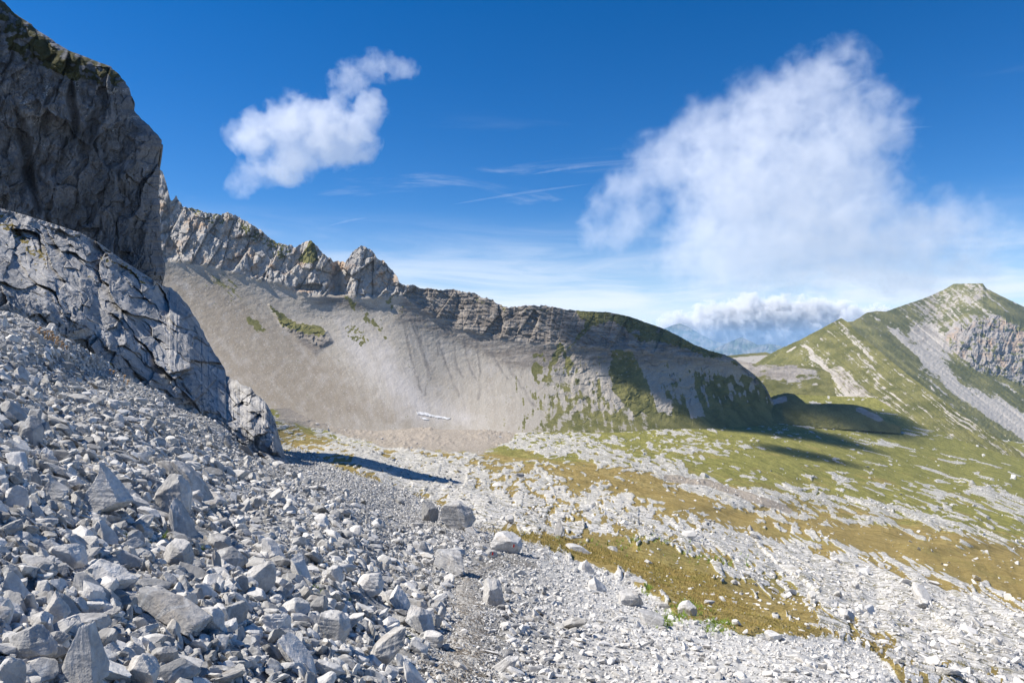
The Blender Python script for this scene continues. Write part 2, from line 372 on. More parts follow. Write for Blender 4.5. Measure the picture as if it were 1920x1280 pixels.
def build_ground():
    px = np.concatenate([np.arange(-160, 0, 4.0), np.arange(0, 1925, 1.6), np.arange(1926, 2100, 4.0)])
    TB = line([(-160, 515), (0, 573), (100, 622), (200, 677), (300, 733), (420, 798), (460, 770), (600, 760), (1100, 770), (1400, 735), (1500, 740), (1640, 745), (1740, 805), (1920, 830), (2100, 835)], px)
    t = np.linspace(0, 1, 560); t = np.concatenate([t])
    PY = 1430+(TB[None, :]-1430)*t[:, None]; PX = np.broadcast_to(px[None, :], PY.shape).copy()
    X, Yd, Z = ground_world(PX, PY)
    sp = np.hypot(np.hypot(np.gradient(Yd, axis=0), np.gradient(Z, axis=0)), 0)*0.9+Yd*1.6/F
    ns = near_scree(PX, PY); fs = fine_scree(PX, PY); rk = rockiness(PX, PY)
    # streaky rock / grass pattern: rock benches that run down to the right across the basin
    ang = np.radians(np.interp(PY, [760, 900, 1150, 1300], [13, 20, 27, 30])); wv = 20*fbm(PX/120, PY/70, 3, 17)
    ca = (PX-1200)*np.cos(ang)+(PY-950)*np.sin(ang)+wv; cb = -(PX-1200)*np.sin(ang)+(PY-950)*np.cos(ang)+0.4*wv
    gs = np.interp(PY, [770, 850, 1000, 1200], [0.45, 0.7, 1.2, 1.9])
    pat = 0
    for lam, a, st in ((90, 0.20, 2.6), (40, 0.30, 2.5), (17, 0.42, 2.2), (8, 0.44, 1.8), (4, 0.34, 1.5)):
        L = lam*gs; pat = pat+a*ss(L, 2.2, 5)*pn2(ca/L/st, cb/L, int(lam)+2)
    rock = 0.72*rk+1.1*pat-0.02
    rock = ss(rock, -0.05, 0.11)
    Z = Z+relief(X, Yd, Yd, (rock-0.4), np.maximum(ns, 0.3*fs), fs, sp)
    farg = ss(Yd, 20, 45)*(1-0.7*fs)*ss(PY-TB[None], 0, 30); mpx = Yd/F
    h1, _ = facets(ca/70/gs, cb/26/gs, 611, 1.3); h2, _ = facets(ca/26/gs, cb/11/gs, 612, 1.3); h3, _ = facets(ca/11/gs, cb/6/gs, 613, 1.2)
    Z += farg*mpx*gs*((3.2*h1+1.8*h2+1.0*h3)*(0.25+0.75*rock)+1.6*rock+10*fbm(ca/230, cb/75, 3, 614)+2.2*fbm(ca/50, cb/22, 3, 615))
    bn = 14*fbm(PX/40, PY/14, 4, 33); brown = poly(PX+2*bn, PY+bn, [(520, 755), (880, 770), (990, 800), (940, 840), (860, 850), (760, 842), (640, 815), (520, 790)], 14)
    brown = np.maximum(brown, 0.9*band(PX, PY, (1250, 895, 6), (1330, 905, 8), (1480, 960, 6)))
    white = np.maximum(ns, fs)
    grass = (1-rock)*(1-ss(white, 0.2, 0.8))*(1-brown)
    grass = np.where(white < 0.3, grass, 0)
    tuft = band(PX, PY, (1220, 1120, 20), (1300, 1165, 26), (1390, 1185, 20))
    grass = np.maximum(grass, 0.55*tuft*(fbm(PX/14, PY/9, 3, 77)+0.45))
    far = ss(PY, 950, 830)*0+ss(Yd, 230, 420)
    och = np.clip(0.98-0.65*far+0.35*fbm(X/40, Yd/40, 3, 9)-0.25*ss(Yd, 500, 900), 0, 1)
    me = grid_mesh('ground', X, Yd, Z, True, m=(grass, np.where(grass > 0.3, och, 0.05), brown, white), q=(ns, fs, band(PX, PY, *TRAIL), rock))
    return me, (PX, PY, X, Yd, Z, ns, fs)

def ground_mat():
    m = bpy.data.materials.new('ground'); m.use_nodes = True; n = NT(m.node_tree)
    geo = n.new('ShaderNodeNewGeometry'); pos = geo.outputs['Position']
    at = n.new('ShaderNodeAttribute', attribute_name='m', attribute_type='GEOMETRY'); sp = n.new('ShaderNodeSeparateColor', i_0=at.outputs['Color'])
    aq = n.new('ShaderNodeAttribute', attribute_name='q', attribute_type='GEOMETRY'); sq = n.new('ShaderNodeSeparateColor', i_0=aq.outputs['Color'])
    yy = n.new('ShaderNodeSeparateXYZ', i_0=pos).outputs[1]
    farw = n.step(yy, 60, 260)
    na = n.noise(pos, 9, 6, 0.7); mpf = n.new('ShaderNodeMapping'); n.put(mpf.inputs['Vector'], pos); mpf.inputs['Scale'].default_value = (1, 0.28, 1.6); mpf.inputs['Rotation'].default_value = (0, 0, R(-12)); pf = mpf.outputs[0]
    nb = n.noise(pos, 0.9, 7, 0.68); nc = n.noise(pf, 0.16, 8, 0.72); nd = n.noise(pos, 0.03, 5, 0.6)
    fine = n.mix(farw, na, n.noise(pf, 0.9, 7, 0.7)); mid = n.mix(farw, nb, nc)
    rockc = n.mix(n.step(mid, 0.34, 0.62), (0.44, 0.42, 0.385), (0.68, 0.655, 0.605))
    rockc = n.mix(n.step(fine, 0.52, 0.34), rockc, (0.26, 0.25, 0.235))
    scree = n.mix(n.step(na, 0.3, 0.7), (0.17, 0.165, 0.155), (0.40, 0.39, 0.37))  # ground between the near stones darkened to stand in for shaded gaps
    scree = n.mix(n.math('MULTIPLY', sq.outputs[2], n.step(na, 0.75, 0.35)), scree, (0.13, 0.115, 0.09))
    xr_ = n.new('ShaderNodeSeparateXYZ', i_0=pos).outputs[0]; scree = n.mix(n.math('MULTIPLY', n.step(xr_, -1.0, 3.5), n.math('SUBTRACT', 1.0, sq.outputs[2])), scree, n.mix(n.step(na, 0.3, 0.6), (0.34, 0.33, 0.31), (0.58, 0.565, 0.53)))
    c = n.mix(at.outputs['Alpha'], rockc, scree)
    brown = n.mix(n.step(fine, 0.35, 0.65), (0.23, 0.195, 0.155), (0.40, 0.35, 0.29))
    c = n.mix(n.step(n.math('ADD', sp.outputs[2], n.math('MULTIPLY', n.math('SUBTRACT', mid, 0.5), 0.8)), 0.4, 0.6), c, brown)
    gn = n.math('ADD', n.math('MULTIPLY', n.math('SUBTRACT', mid, 0.5), 1.1), n.math('MULTIPLY', n.math('SUBTRACT', fine, 0.5), 0.7))
    gm = n.step(n.math('ADD', sp.outputs[0], gn), 0.44, 0.56)
    green = n.mix(n.step(mid, 0.35, 0.65), (0.18, 0.178, 0.043), (0.32, 0.295, 0.085))
    ochre = n.mix(n.step(mid, 0.35, 0.65), (0.26, 0.185, 0.06), (0.41, 0.31, 0.12))
    gc = n.mix(n.step(n.math('ADD', sp.outputs[1], n.math('MULTIPLY', n.math('SUBTRACT', nd, 0.5), 1.6)), 0.3, 0.9), green, ochre)
    gc = n.mix(n.step(fine, 0.6, 0.35, 0, 0.6), gc, (0.06, 0.06, 0.02))
    # cracks in the limestone pavement, filled with earth and thin grass
    crk = 0.0
    for ks, wd, am in ((0.16, 0.05, farw), (0.45, 0.07, 1.0)):
        vo = n.new('ShaderNodeTexVoronoi', feature='DISTANCE_TO_EDGE'); vm = n.new('ShaderNodeMapping'); vm.inputs['Scale'].default_value = (0.55, 1.1, 1.6); vm.inputs['Rotation'].default_value = (0, 0, R(-25))
        n.put(vm.inputs['Vector'], n.vmath('ADD', pos, n.vmath('SCALE', n.noise(pos, ks*1.2, 5, 0.65, out=1), scale=1.3/ks))); n.put(vo.inputs['Vector'], vm.outputs[0]); vo.inputs['Scale'].default_value = ks
        crk = n.math('MAXIMUM', crk, n.math('MULTIPLY', n.step(vo.outputs[0], wd, wd*0.3), am))
    crk = n.math('MULTIPLY', n.math('MULTIPLY', crk, n.math('SUBTRACT', 1.0, at.outputs['Alpha'])), n.math('SUBTRACT', 1.0, sp.outputs[2]))
    c = n.mix(n.math('MULTIPLY', crk, n.step(nb, 0.35, 0.6, 0.35, 0.95)), c, n.mix(n.step(nb, 0.45, 0.6), (0.13, 0.12, 0.06), (0.20, 0.165, 0.06)))
    c = n.mix(gm, c, gc)
    hb = n.math('ADD', n.math('MULTIPLY', na, 0.1), n.math('ADD', n.math('MULTIPLY', nb, 0.5), n.math('MULTIPLY', n.math('MULTIPLY', nc, 2.2), farw)))
    hb = n.math('SUBTRACT', hb, n.math('ADD', n.math('MULTIPLY', gm, 0.12), n.math('MULTIPLY', crk, 0.35)))
    bp = n.new('ShaderNodeBump'); bp.inputs['Strength'].default_value = 0.6; bp.inputs['Distance'].default_value = 0.7; n.put(bp.inputs['Height'], hb)
    b = n.new('ShaderNodeBsdfPrincipled'); n.put(b.inputs['Base Color'], c); b.inputs['Roughness'].default_value = 0.95; b.inputs['Specular IOR Level'].default_value = 0.1
    n.l.new(bp.outputs[0], b.inputs['Normal'])
    o = n.new('ShaderNodeOutputMaterial'); n.l.new(b.outputs[0], o.inputs['Surface'])
    return m

gme, G = build_ground()
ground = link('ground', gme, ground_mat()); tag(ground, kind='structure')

# ------------------------------------------------------------------ mountain walls, grown upwards from a base line at given steepness
def wall(px, base, top, ybase, theta, rows=240, relief_fn=None, profile=None, behind=4, back=60.0):
    """px (c,), base/top (c,) photo rows, ybase (c,) distance at the base; theta(px, py, f) steepness in degrees along the line of sight"""
    f = np.linspace(0, 1, rows)[:, None]
    PY = base[None]+(top-base)[None]*f; PX = np.broadcast_to(px[None], PY.shape).copy()
    V = (640-PY)/F; Yd = np.empty_like(PY); Yd[0] = ybase
    if profile is not None: Yd = profile(PX, PY, f)
    else: T = np.tan(np.radians(theta(PX, PY, np.broadcast_to(f, PY.shape))))
    for k in range(1, rows if profile is None else 1):
        z0 = V[k-1]*Yd[k-1]; t = np.maximum(T[k], V[k]+0.12)
        Yd[k] = (z0-t*Yd[k-1])/(V[k]-t)
    if relief_fn is not None: Yd = Yd+relief_fn(PX, PY, Yd, np.broadcast_to(f, PY.shape))
    X = (PX-960)/F*Yd; Z = V*Yd
    # far side of the crest
    xs, ys, zs = [X], [Yd], [Z]
    for k in range(1, behind+1):
        d = back*k*k
        xs.append(X[-1:]*(1+d/Yd[-1:])); ys.append(Yd[-1:]+d); zs.append(Z[-1:]-d*0.75)
    X = np.concatenate(xs); Yd = np.concatenate(ys); Z = np.concatenate(zs)
    PX = np.concatenate([PX]+[PX[-1:]]*behind); PY = np.concatenate([PY]+[PY[-1:]]*behind)
    return X, Yd, Z, PX, PY

def rag(px, amp, seed, lam=14):
    return amp*(0.6*fbm(px/lam, px*0+3.3, 4, seed, 0.6)+0.4*facets(px/lam*1.6, px*0+.5, seed)[0])

# ---- cirque
CREST = [(180, 200), (280, 270), (300, 318), (305, 322), (312, 345), (320, 378), (324, 376), (330, 367), (342, 386), (360, 390), (375, 396), (400, 401), (420, 402), (424, 398), (440, 404), (450, 408), (470, 420), (490, 432), (505, 446), (520, 455), (535, 459), (545, 458), (551, 465), (560, 461), (572, 452), (582, 449), (592, 458), (600, 470), (612, 480), (625, 490), (636, 489), (648, 492), (656, 480), (665, 468), (672, 463), (680, 461), (690, 466), (698, 468), (706, 482), (712, 488), (720, 489), (728, 500), (738, 508), (745, 518), (748, 530), (760, 536), (775, 533), (790, 541), (805, 540), (830, 545), (850, 542), (870, 548), (890, 549), (905, 557), (925, 562), (935, 572), (950, 577), (985, 572), (1020, 573), (1040, 577), (1060, 580), (1090, 583), (1140, 585), (1180, 593), (1210, 604), (1240, 614), (1270, 628), (1300, 645), (1330, 657), (1360, 665), (1378, 673), (1395, 688), (1412, 700), (1425, 712), (1436, 726), (1445, 744), (1452, 756)]
CBASE = [(180, 800), (300, 800), (480, 800), (560, 806), (640, 820), (740, 833), (840, 832), (900, 818), (960, 806), (1100, 806), (1200, 800), (1280, 795), (1340, 790), (1400, 782), (1452, 770)]
CRAGB = [(180, 470), (310, 487), (350, 490), (400, 500), (430, 506), (480, 522), (530, 533), (548, 545), (580, 552), (628, 552), (640, 552), (700, 556), (735, 553), (752, 548), (800, 585), (850, 612), (900, 625), (1000, 640), (1100, 650), (1200, 655), (1300, 665), (1380, 680), (1452, 760)]

def build_cirque():
    px = np.arange(180, 1452.5, 1.5)
    top = line(CREST, px); ragw = ss(px, 300, 320)*(1-0.75*ss(px, 1030, 1100))
    top = top+rag(px, 5.0, 3, 9)*ragw+rag(px, 2.5, 5, 3.5)*ragw
    base = line(CBASE, px)+8; cb = line(CRAGB, px)
    base = sm(px, CBASE, 30)+34
    yb = sm(px, [(180, 370), (560, 450), (750, 485), (960, 545), (1200, 630), (1452, 850)], 110)
    yc = sm(px, [(180, 710), (560, 750), (750, 775), (960, 790), (1200, 805), (1452, 930)], 110)
    def profile(PX, PY, f):
        cbs = (cb+6*fbm(px/24, px*0+.7, 2, 8))[None]; cq = sm(px, CRAGB, 34)[None]; g = np.clip((base[None]-PY)/(base[None]-cq), 0, 1)
        Y = yb[None]+(yc-yb)[None]*(1-(1-g)**1.6)
        up = np.clip(cbs-PY, 0, None); steep = np.tan(np.radians(60-16*ss(PX, 745, 800)-8*ss(PX, 1000, 1100)))
        Y = Y*(1+up/F/steep)
        led = ss(seg_dist(PX, PY, [(505, 575), (530, 600), (560, 622), (600, 640)]), 14, 5)
        return Y
    def theta(PX, PY, f):
        cbb = cb[None]+5*fbm(PX/24, PY/24, 2, 8)
        cr = ss(cbb-PY, -3, 4)                          # 1 in the crags
        steep = 62-14*ss(PX, 745, 790)-8*ss(PX, 1000, 1100)
        toe = ss(base[None]-PY, -20, np.interp(PX, [600, 800, 1000], [170, 150, 90]))
        sc = 0+35*toe+1.5*fbm((PX-(PY-650)*0.8)/60, PY/90, 2, 4)
        ledge = ss(seg_dist(PX, PY, [(505, 575), (530, 600), (560, 622), (600, 640)]), 14, 5)*14
        right = ss(PX, 1150, 1250)*toe*(6+8*fbm(PX/30, PY/30, 2, 14))
        return np.clip(sc+(steep-sc)*cr+ledge+right, 8, 78)
    def rel(PX, PY, Yd, f):
        m = Yd/F                                        # metres per pixel
        cbb = cb[None]; cr = ss(cbb-PY, -6, 6)
        # crags: deep gullies, blocky facets
        wx = PX+10*fbm(PX/40, PY/40, 2, 31); wy = PY
        lean = PX+0.35*(PY-500)
        d = 0
        h1, c1 = facets((lean)/34, PY/75+lean/160, 41, 1.6); h2, c2 = facets((lean+6*fbm(PX/12, PY/12, 2, 3))/13, PY/24, 42, 1.4); h3, c3 = facets(wx/5.5, PY/9, 43, 1.2)
        d = d-cr*(h1*15+h2*8+h3*3.4)*m*(1-0.5*ss(PX, 760, 820))
        d = d+cr*m*(2.5*ss(c1, 0.12, 0.0)+1.0*ss(c2, 0.10, 0)+9*(0.5-ridged(lean/30+0.3*fbm(PX/20,PY/20,2,5), PY/120, 3, 47)*0.5))*(1-0.6*ss(PX, 760, 820))
        # diagonal strata of the middle ridge
        lay = ss(PX, 735, 800)*cr+0.5*ss(PX, 660, 700)*cr
        a = (PX*0.52+PY*0.85)
        d = d+lay*m*(4.0*fbm(a/60, (PY*0.52-PX*0.85)/7 if False else (PX*0.45-PY*0.9)/5.0, 3, 61)+2.5*fbm(PX/50, PY/4.0, 3, 62))
        # gullies and ribs of the scree slopes, running down the fall line
        fx = PX-(PY-650)*np.interp(PX, [300, 600, 750, 1000, 1250, 1400], [1.1, 0.75, 0.22, 0.05, 0.2, 0.3])
        g = (1-cr)
        rib = ridged(fx/46, PY/400, 3, 71)
        d = d+g*m*(0.35*rib+0.7*fbm(fx/18, PY/110, 3, 72)+0.2*fbm(fx/5, PY/40, 2, 78)+1.3*fbm(PX/17, PY/11, 5, 73, 0.62)+0.35*facets(PX/6, PY/4, 75)[0])*ss(base[None]-PY, 10, 80)
        # big ribs on the right-hand, grassy end
        e = ss(PX, 980, 1100)*ss(base[None]-PY, 10, 80)
        d = d+e*m*(6*ridged(fx/85+0.4*fbm(PX/60, PY/60, 2, 83), PY/240, 3, 81, 0.5)+7*fbm(PX/30, PY/26, 5, 82, 0.6)-4*facets(PX/20, PY/13, 84)[0]-2*facets(PX/8, PY/6, 85)[0])*(0.35+0.65*ss(PY-top[None], 8, 50))
        # spurs that stick out: the green-topped crag and the pale pyramid
        d = d-14*m*np.exp(-((PX-585)/32)**2)*ss(600-PY, 0, 60)-14*m*np.exp(-((PX-688)/34)**2)*ss(590-PY, 0, 60)
        d = d+26*m*np.exp(-((PX-632)/9)**2)*cr
        # cave under the middle crag
        d = d+22*m*poly(PX, PY, [(553, 541), (560, 534), (590, 532), (604, 536), (600, 543), (575, 545)], 2.5)
        ro = poly(PX, PY, [(505, 572), (530, 598), (575, 610), (612, 622), (622, 640), (600, 650), (560, 632), (530, 612)], 5)
        d = d-ro*m*(7+5*facets(PX/8, PY/6, 91)[0])
        return d
    X, Y, Z, PX, PY = wall(px, base, top, yb, None, 320, rel, back=25, profile=profile)
    cb2 = cb[None]+5*fbm(PX/24, PY/24, 2, 8); cr = ss(cb2-PY, -5, 5)
    lean = PX-(PY-650)*np.interp(PX, [300, 600, 750, 1000, 1250, 1400], [1.1, 0.75, 0.22, 0.05, 0.2, 0.3])
    tx = top[None]
    nse = fbm(PX/18, PY/18, 4, 101); ns2 = fbm(lean/9, PY/50, 3, 102); ns3 = fbm(PX/5, PY/5, 3, 103)
    gr = np.zeros_like(PX)
    P_ = lambda pts, s=5: poly(PX+4*nse*2, PY+6*ns3, pts, s)
    gr += 1.0*P_([(505, 572), (515, 580), (560, 608), (600, 610), (612, 622), (600, 630), (560, 622), (530, 610)], 3)
    gr += 0.9*P_([(455, 590), (480, 600), (500, 622), (480, 620)], 4)+0.9*P_([(645, 615), (665, 608), (695, 640), (680, 650), (650, 632)], 5)*ss(ns3+0.5*nse, -0.15, 0.1)
    gr += 0.55*P_([(370, 520), (420, 515), (470, 560), (430, 575)], 20)*ss(ns2, -0.05, 0.2)
    gr += 0.95*P_([(562, 482), (583, 448), (592, 466), (600, 486), (580, 494), (556, 488)], 3)
    gr += 0.8*P_([(350, 385), (420, 396), (424, 420), (400, 425), (370, 408)], 4)*ss(nse+ns3, -0.2, 0.15)
    gr += 0.75*P_([(424, 398), (520, 452), (552, 466), (545, 485), (520, 490), (470, 450), (440, 430)], 6)*ss(nse+ns3, -0.1, 0.25)
    gr += 0.8*P_([(640, 548), (660, 560), (705, 600), (735, 645), (700, 610), (655, 575)], 6)*ss(nse, -0.25, 0.1)
    gr += 0.7*P_([(725, 560), (745, 550), (770, 590), (740, 600)], 8)*ss(nse, -0.15, 0.2)
    # green cap and tongues of the right-hand end
    gr += 1.0*P_([(1075, 575), (1200, 590), (1260, 615), (1385, 668), (1330, 670), (1290, 655), (1240, 640), (1200, 640), (1175, 618), (1150, 600), (1110, 612), (1080, 640), (1062, 660), (1095, 610)], 4)*ss(nse+0.4, 0.0, 0.2)
    gr += 1.0*P_([(1050, 640), (1058, 650), (1035, 690), (1030, 700), (1034, 672)], 3)+1.0*P_([(1055, 655), (1075, 680), (1068, 700), (1060, 690)], 3)
    gr += 1.0*P_([(1150, 655), (1185, 658), (1200, 690), (1212, 735), (1160, 742), (1140, 700)], 5)*ss(ns3, -0.5, -0.1)
    gr += 0.9*P_([(1180, 710), (1215, 715), (1230, 770), (1190, 770), (1160, 740)], 8)
    gr += 0.8*P_([(1005, 650), (1020, 650), (1030, 700), (1015, 735), (1000, 690)], 6)*ss(nse, -0.2, 0.1)
    gr += 0.85*P_([(1290, 700), (1420, 715), (1450, 760), (1440, 790), (1300, 790), (1320, 750)], 10)*ss(ns2+nse, -0.35, 0.1)
    low = ss(PX, 930, 1050)*ss(PY, 665, 720)
    gr += low*(0.38+0.75*(0.6*ns2+0.6*nse)+0.25*ss(PY, 730, 790))*0.95
    gr += ss(PX, 1180, 1300)*ss(PY, 740, 780)*0.5
    gr += 0.42*ss(PX, 600, 720)*cr*ss(nse, 0.05, 0.35)*ss(PX, 790, 700)
    gr += ss(tx+16-PY, -10, 8)*0.5*ss(PX, 760, 900)*ss(nse, 0.0, 0.3)
    gr = np.clip(gr, 0, 1)
    gr *= 1-0.9*P_([(1120, 680), (1135, 690), (1150, 735), (1160, 770), (1130, 740)], 4)
    gr *= 1-0.9*P_([(1208, 650), (1230, 690), (1262, 780), (1235, 770), (1215, 720)], 5)
    gr *= 1-0.9*P_([(1270, 665), (1295, 700), (1320, 780), (1295, 785), (1280, 730)], 5)
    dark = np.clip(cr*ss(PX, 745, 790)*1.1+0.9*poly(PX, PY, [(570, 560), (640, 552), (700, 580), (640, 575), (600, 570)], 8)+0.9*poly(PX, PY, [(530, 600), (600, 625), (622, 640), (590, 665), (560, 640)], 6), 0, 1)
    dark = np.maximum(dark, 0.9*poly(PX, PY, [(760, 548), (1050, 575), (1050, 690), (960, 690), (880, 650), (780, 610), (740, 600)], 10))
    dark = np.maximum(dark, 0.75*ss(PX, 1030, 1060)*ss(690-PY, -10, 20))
    gul = np.zeros_like(PX)
    for pts in ([(755, 600), (768, 660), (790, 735)], [(778, 600), (790, 650), (803, 700), (798, 740)], [(770, 600), (800, 680), (808, 712)], [(820, 632), (838, 690), (860, 742)], [(850, 640), (856, 690), (868, 705)], [(870, 640), (880, 690), (898, 720), (896, 748)], [(895, 640), (900, 700), (898, 748)], [(920, 660), (950, 710)], [(955, 690), (985, 735), (1000, 760)], [(812, 630), (822, 665)], [(1040, 690), (1065, 740)]):
        gul = np.maximum(gul, np.exp(-(seg_dist(PX+5*fbm(PX/9, PY/20, 3, 7), PY, pts)/2.3)**2)*np.clip(0.75+0.8*ns2, 0, 1))
    pale = 0.9*poly(PX, PY, [(640, 600), (720, 640), (800, 740), (900, 790), (780, 785), (730, 740), (670, 680), (640, 640)], 30)
    strk = fbm(lean/6, PY/70, 4, 131, 0.6); str2 = fbm(lean/22, PY/120, 3, 132)
    brownish = poly(PX, PY, [(200, 500), (420, 515), (560, 620), (700, 760), (780, 790), (500, 800), (200, 800)], 40)
    warm = cr*(PX < 760)*(0.50+0.5*nse)+0.32*brownish*(1-cr)
    sc = (1-cr)*(1-0.6*dark)*1.0
    pale = np.clip(pale+(0.14*strk+0.45*str2+0.5*nse)*(1-cr), 0, 1); brownish = np.clip(brownish*0.85+(0.45*str2-0.12*strk-0.3*nse)*(1-cr)+0.1, 0, 1)
    gr = np.clip(gr+(1-cr)*0.42*ss(strk+0.8*nse, 0.10, 0.5)*ss(PX, 330, 420), 0, 1)
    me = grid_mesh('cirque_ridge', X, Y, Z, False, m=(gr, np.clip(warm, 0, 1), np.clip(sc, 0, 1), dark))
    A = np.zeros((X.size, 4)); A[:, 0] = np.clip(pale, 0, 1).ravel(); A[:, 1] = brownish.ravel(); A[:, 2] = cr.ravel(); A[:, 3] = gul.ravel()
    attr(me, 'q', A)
    return me

def mountain_mat(name, sc=9.0, bump=0.8, bdist=3.0, rock=(0.33, 0.31, 0.285), rock2=(0.47, 0.44, 0.40), strata_ang=0.5, bands=9.0, warmc=(0.46, 0.30, 0.17), gmul=1.0):
    m = bpy.data.materials.new(name); m.use_nodes = True; n = NT(m.node_tree)
    geo = n.new('ShaderNodeNewGeometry'); pos = geo.outputs['Position']
    at = n.new('ShaderNodeAttribute', attribute_name='m', attribute_type='GEOMETRY'); sp = n.new('ShaderNodeSeparateColor', i_0=at.outputs['Color'])
    aq = n.new('ShaderNodeAttribute', attribute_name='q', attribute_type='GEOMETRY'); sq = n.new('ShaderNodeSeparateColor', i_0=aq.outputs['Color'])
    k = 1/sc; sub = lambda a: n.math('SUBTRACT', a, 0.5)
    n1 = n.noise(pos, k*0.22, 6, 0.6); n2 = n.noise(pos, k, 7, 0.65); n3 = n.noise(pos, k*5, 4, 0.7)
    mp = n.new('ShaderNodeMapping'); n.put(mp.inputs['Vector'], pos); mp.inputs['Rotation'].default_value = (0, strata_ang, 0); mp.inputs['Scale'].default_value = (0.13, 0.13, 1)
    st = n.noise(mp.outputs[0], 1/bands, 6, 0.72)
    rk = n.mix(n.step(n2, 0.36, 0.64), rock, rock2)
    rk = n.mix(n.math('MULTIPLY', n.step(n.math('ADD', sp.outputs[1], n.math('MULTIPLY', sub(n1), 2.2)), 0.45, 0.95), 0.72), rk, warmc)
    tan = n.mix(sq.outputs[1], (0.43, 0.39, 0.33), (0.315, 0.27, 0.21)); tan = n.mix(sq.outputs[0], tan, (0.52, 0.485, 0.45))
    tan = n.mix(n.step(n3, 0.3, 0.68), n.mix(1.0, tan, (0.78, 0.77, 0.76), 'MULTIPLY'), tan)
    c = n.mix(n.step(n.math('ADD', sp.outputs[2], n.math('MULTIPLY', sub(n2), 0.8)), 0.4, 0.6), rk, tan)
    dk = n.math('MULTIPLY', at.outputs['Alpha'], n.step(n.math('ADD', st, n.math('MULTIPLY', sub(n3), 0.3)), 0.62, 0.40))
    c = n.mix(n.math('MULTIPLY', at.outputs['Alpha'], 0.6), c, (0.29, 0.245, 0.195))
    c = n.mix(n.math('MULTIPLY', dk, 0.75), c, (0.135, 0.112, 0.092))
    c = n.mix(n.math('MULTIPLY', n.math('MULTIPLY', at.outputs['Alpha'], n.step(st, 0.56, 0.68)), 0.6), c, (0.46, 0.39, 0.31))
    c = n.mix(n.math('MULTIPLY', aq.outputs['Alpha'], 0.8), c, (0.17, 0.155, 0.14))
    fl = n.new('ShaderNodeTexVoronoi'); n.put(fl.inputs['Vector'], pos); fl.inputs['Scale'].default_value = k*1.6
    c = n.mix(n.math('MULTIPLY', n.math('MULTIPLY', n.step(fl.outputs['Distance'], 0.24, 0.10), sp.outputs[2]), 0.55), c, (0.60, 0.57, 0.53))
    gm = n.step(n.math('ADD', sp.outputs[0], n.math('ADD', n.math('MULTIPLY', sub(n2), 0.8), n.math('MULTIPLY', sub(n3), 0.6))), 0.44, 0.56)
    gc = n.mix(n.step(n1, 0.36, 0.62), (0.13, 0.13, 0.042), (0.25, 0.23, 0.085))
    gc = n.mix(n.step(n3, 0.3, 0.7, 0.55, 0.0), gc, (0.05, 0.052, 0.02)); gc = n.mix(1.0, gc, (gmul, gmul, gmul), 'MULTIPLY')
    c = n.mix(gm, c, gc)
    c = n.mix(1.0, c, n.mix(n.step(n.noise(pos, k*14, 2, 0.6), 0.25, 0.75), (0.78, 0.78, 0.78), (1.1, 1.1, 1.1)), 'MULTIPLY')
    flat = n.math('SUBTRACT', 1.0, n.math('MULTIPLY', sp.outputs[2], 0.7))
    h = n.math('ADD', n.math('MULTIPLY', n2, flat), n.math('ADD', n.math('MULTIPLY', n3, 0.3), n.math('MULTIPLY', n.math('MULTIPLY', st, 1.3), at.outputs['Alpha'])))
    bp = n.new('ShaderNodeBump'); bp.inputs['Strength'].default_value = bump; bp.inputs['Distance'].default_value = bdist; n.put(bp.inputs['Height'], h)
    b = n.new('ShaderNodeBsdfPrincipled'); n.put(b.inputs['Base Color'], c); b.inputs['Roughness'].default_value = 0.95; b.inputs['Specular IOR Level'].default_value = 0.1
    n.l.new(bp.outputs[0], b.inputs['Normal'])
    o = n.new('ShaderNodeOutputMaterial'); n.l.new(b.outputs[0], o.inputs['Surface'])
    return m

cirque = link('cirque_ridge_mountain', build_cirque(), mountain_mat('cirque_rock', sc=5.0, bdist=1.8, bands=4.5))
tag(cirque, 'long cirque ridge with orange crags, tan scree slopes and a green right-hand end', 'mountain', kind='structure')

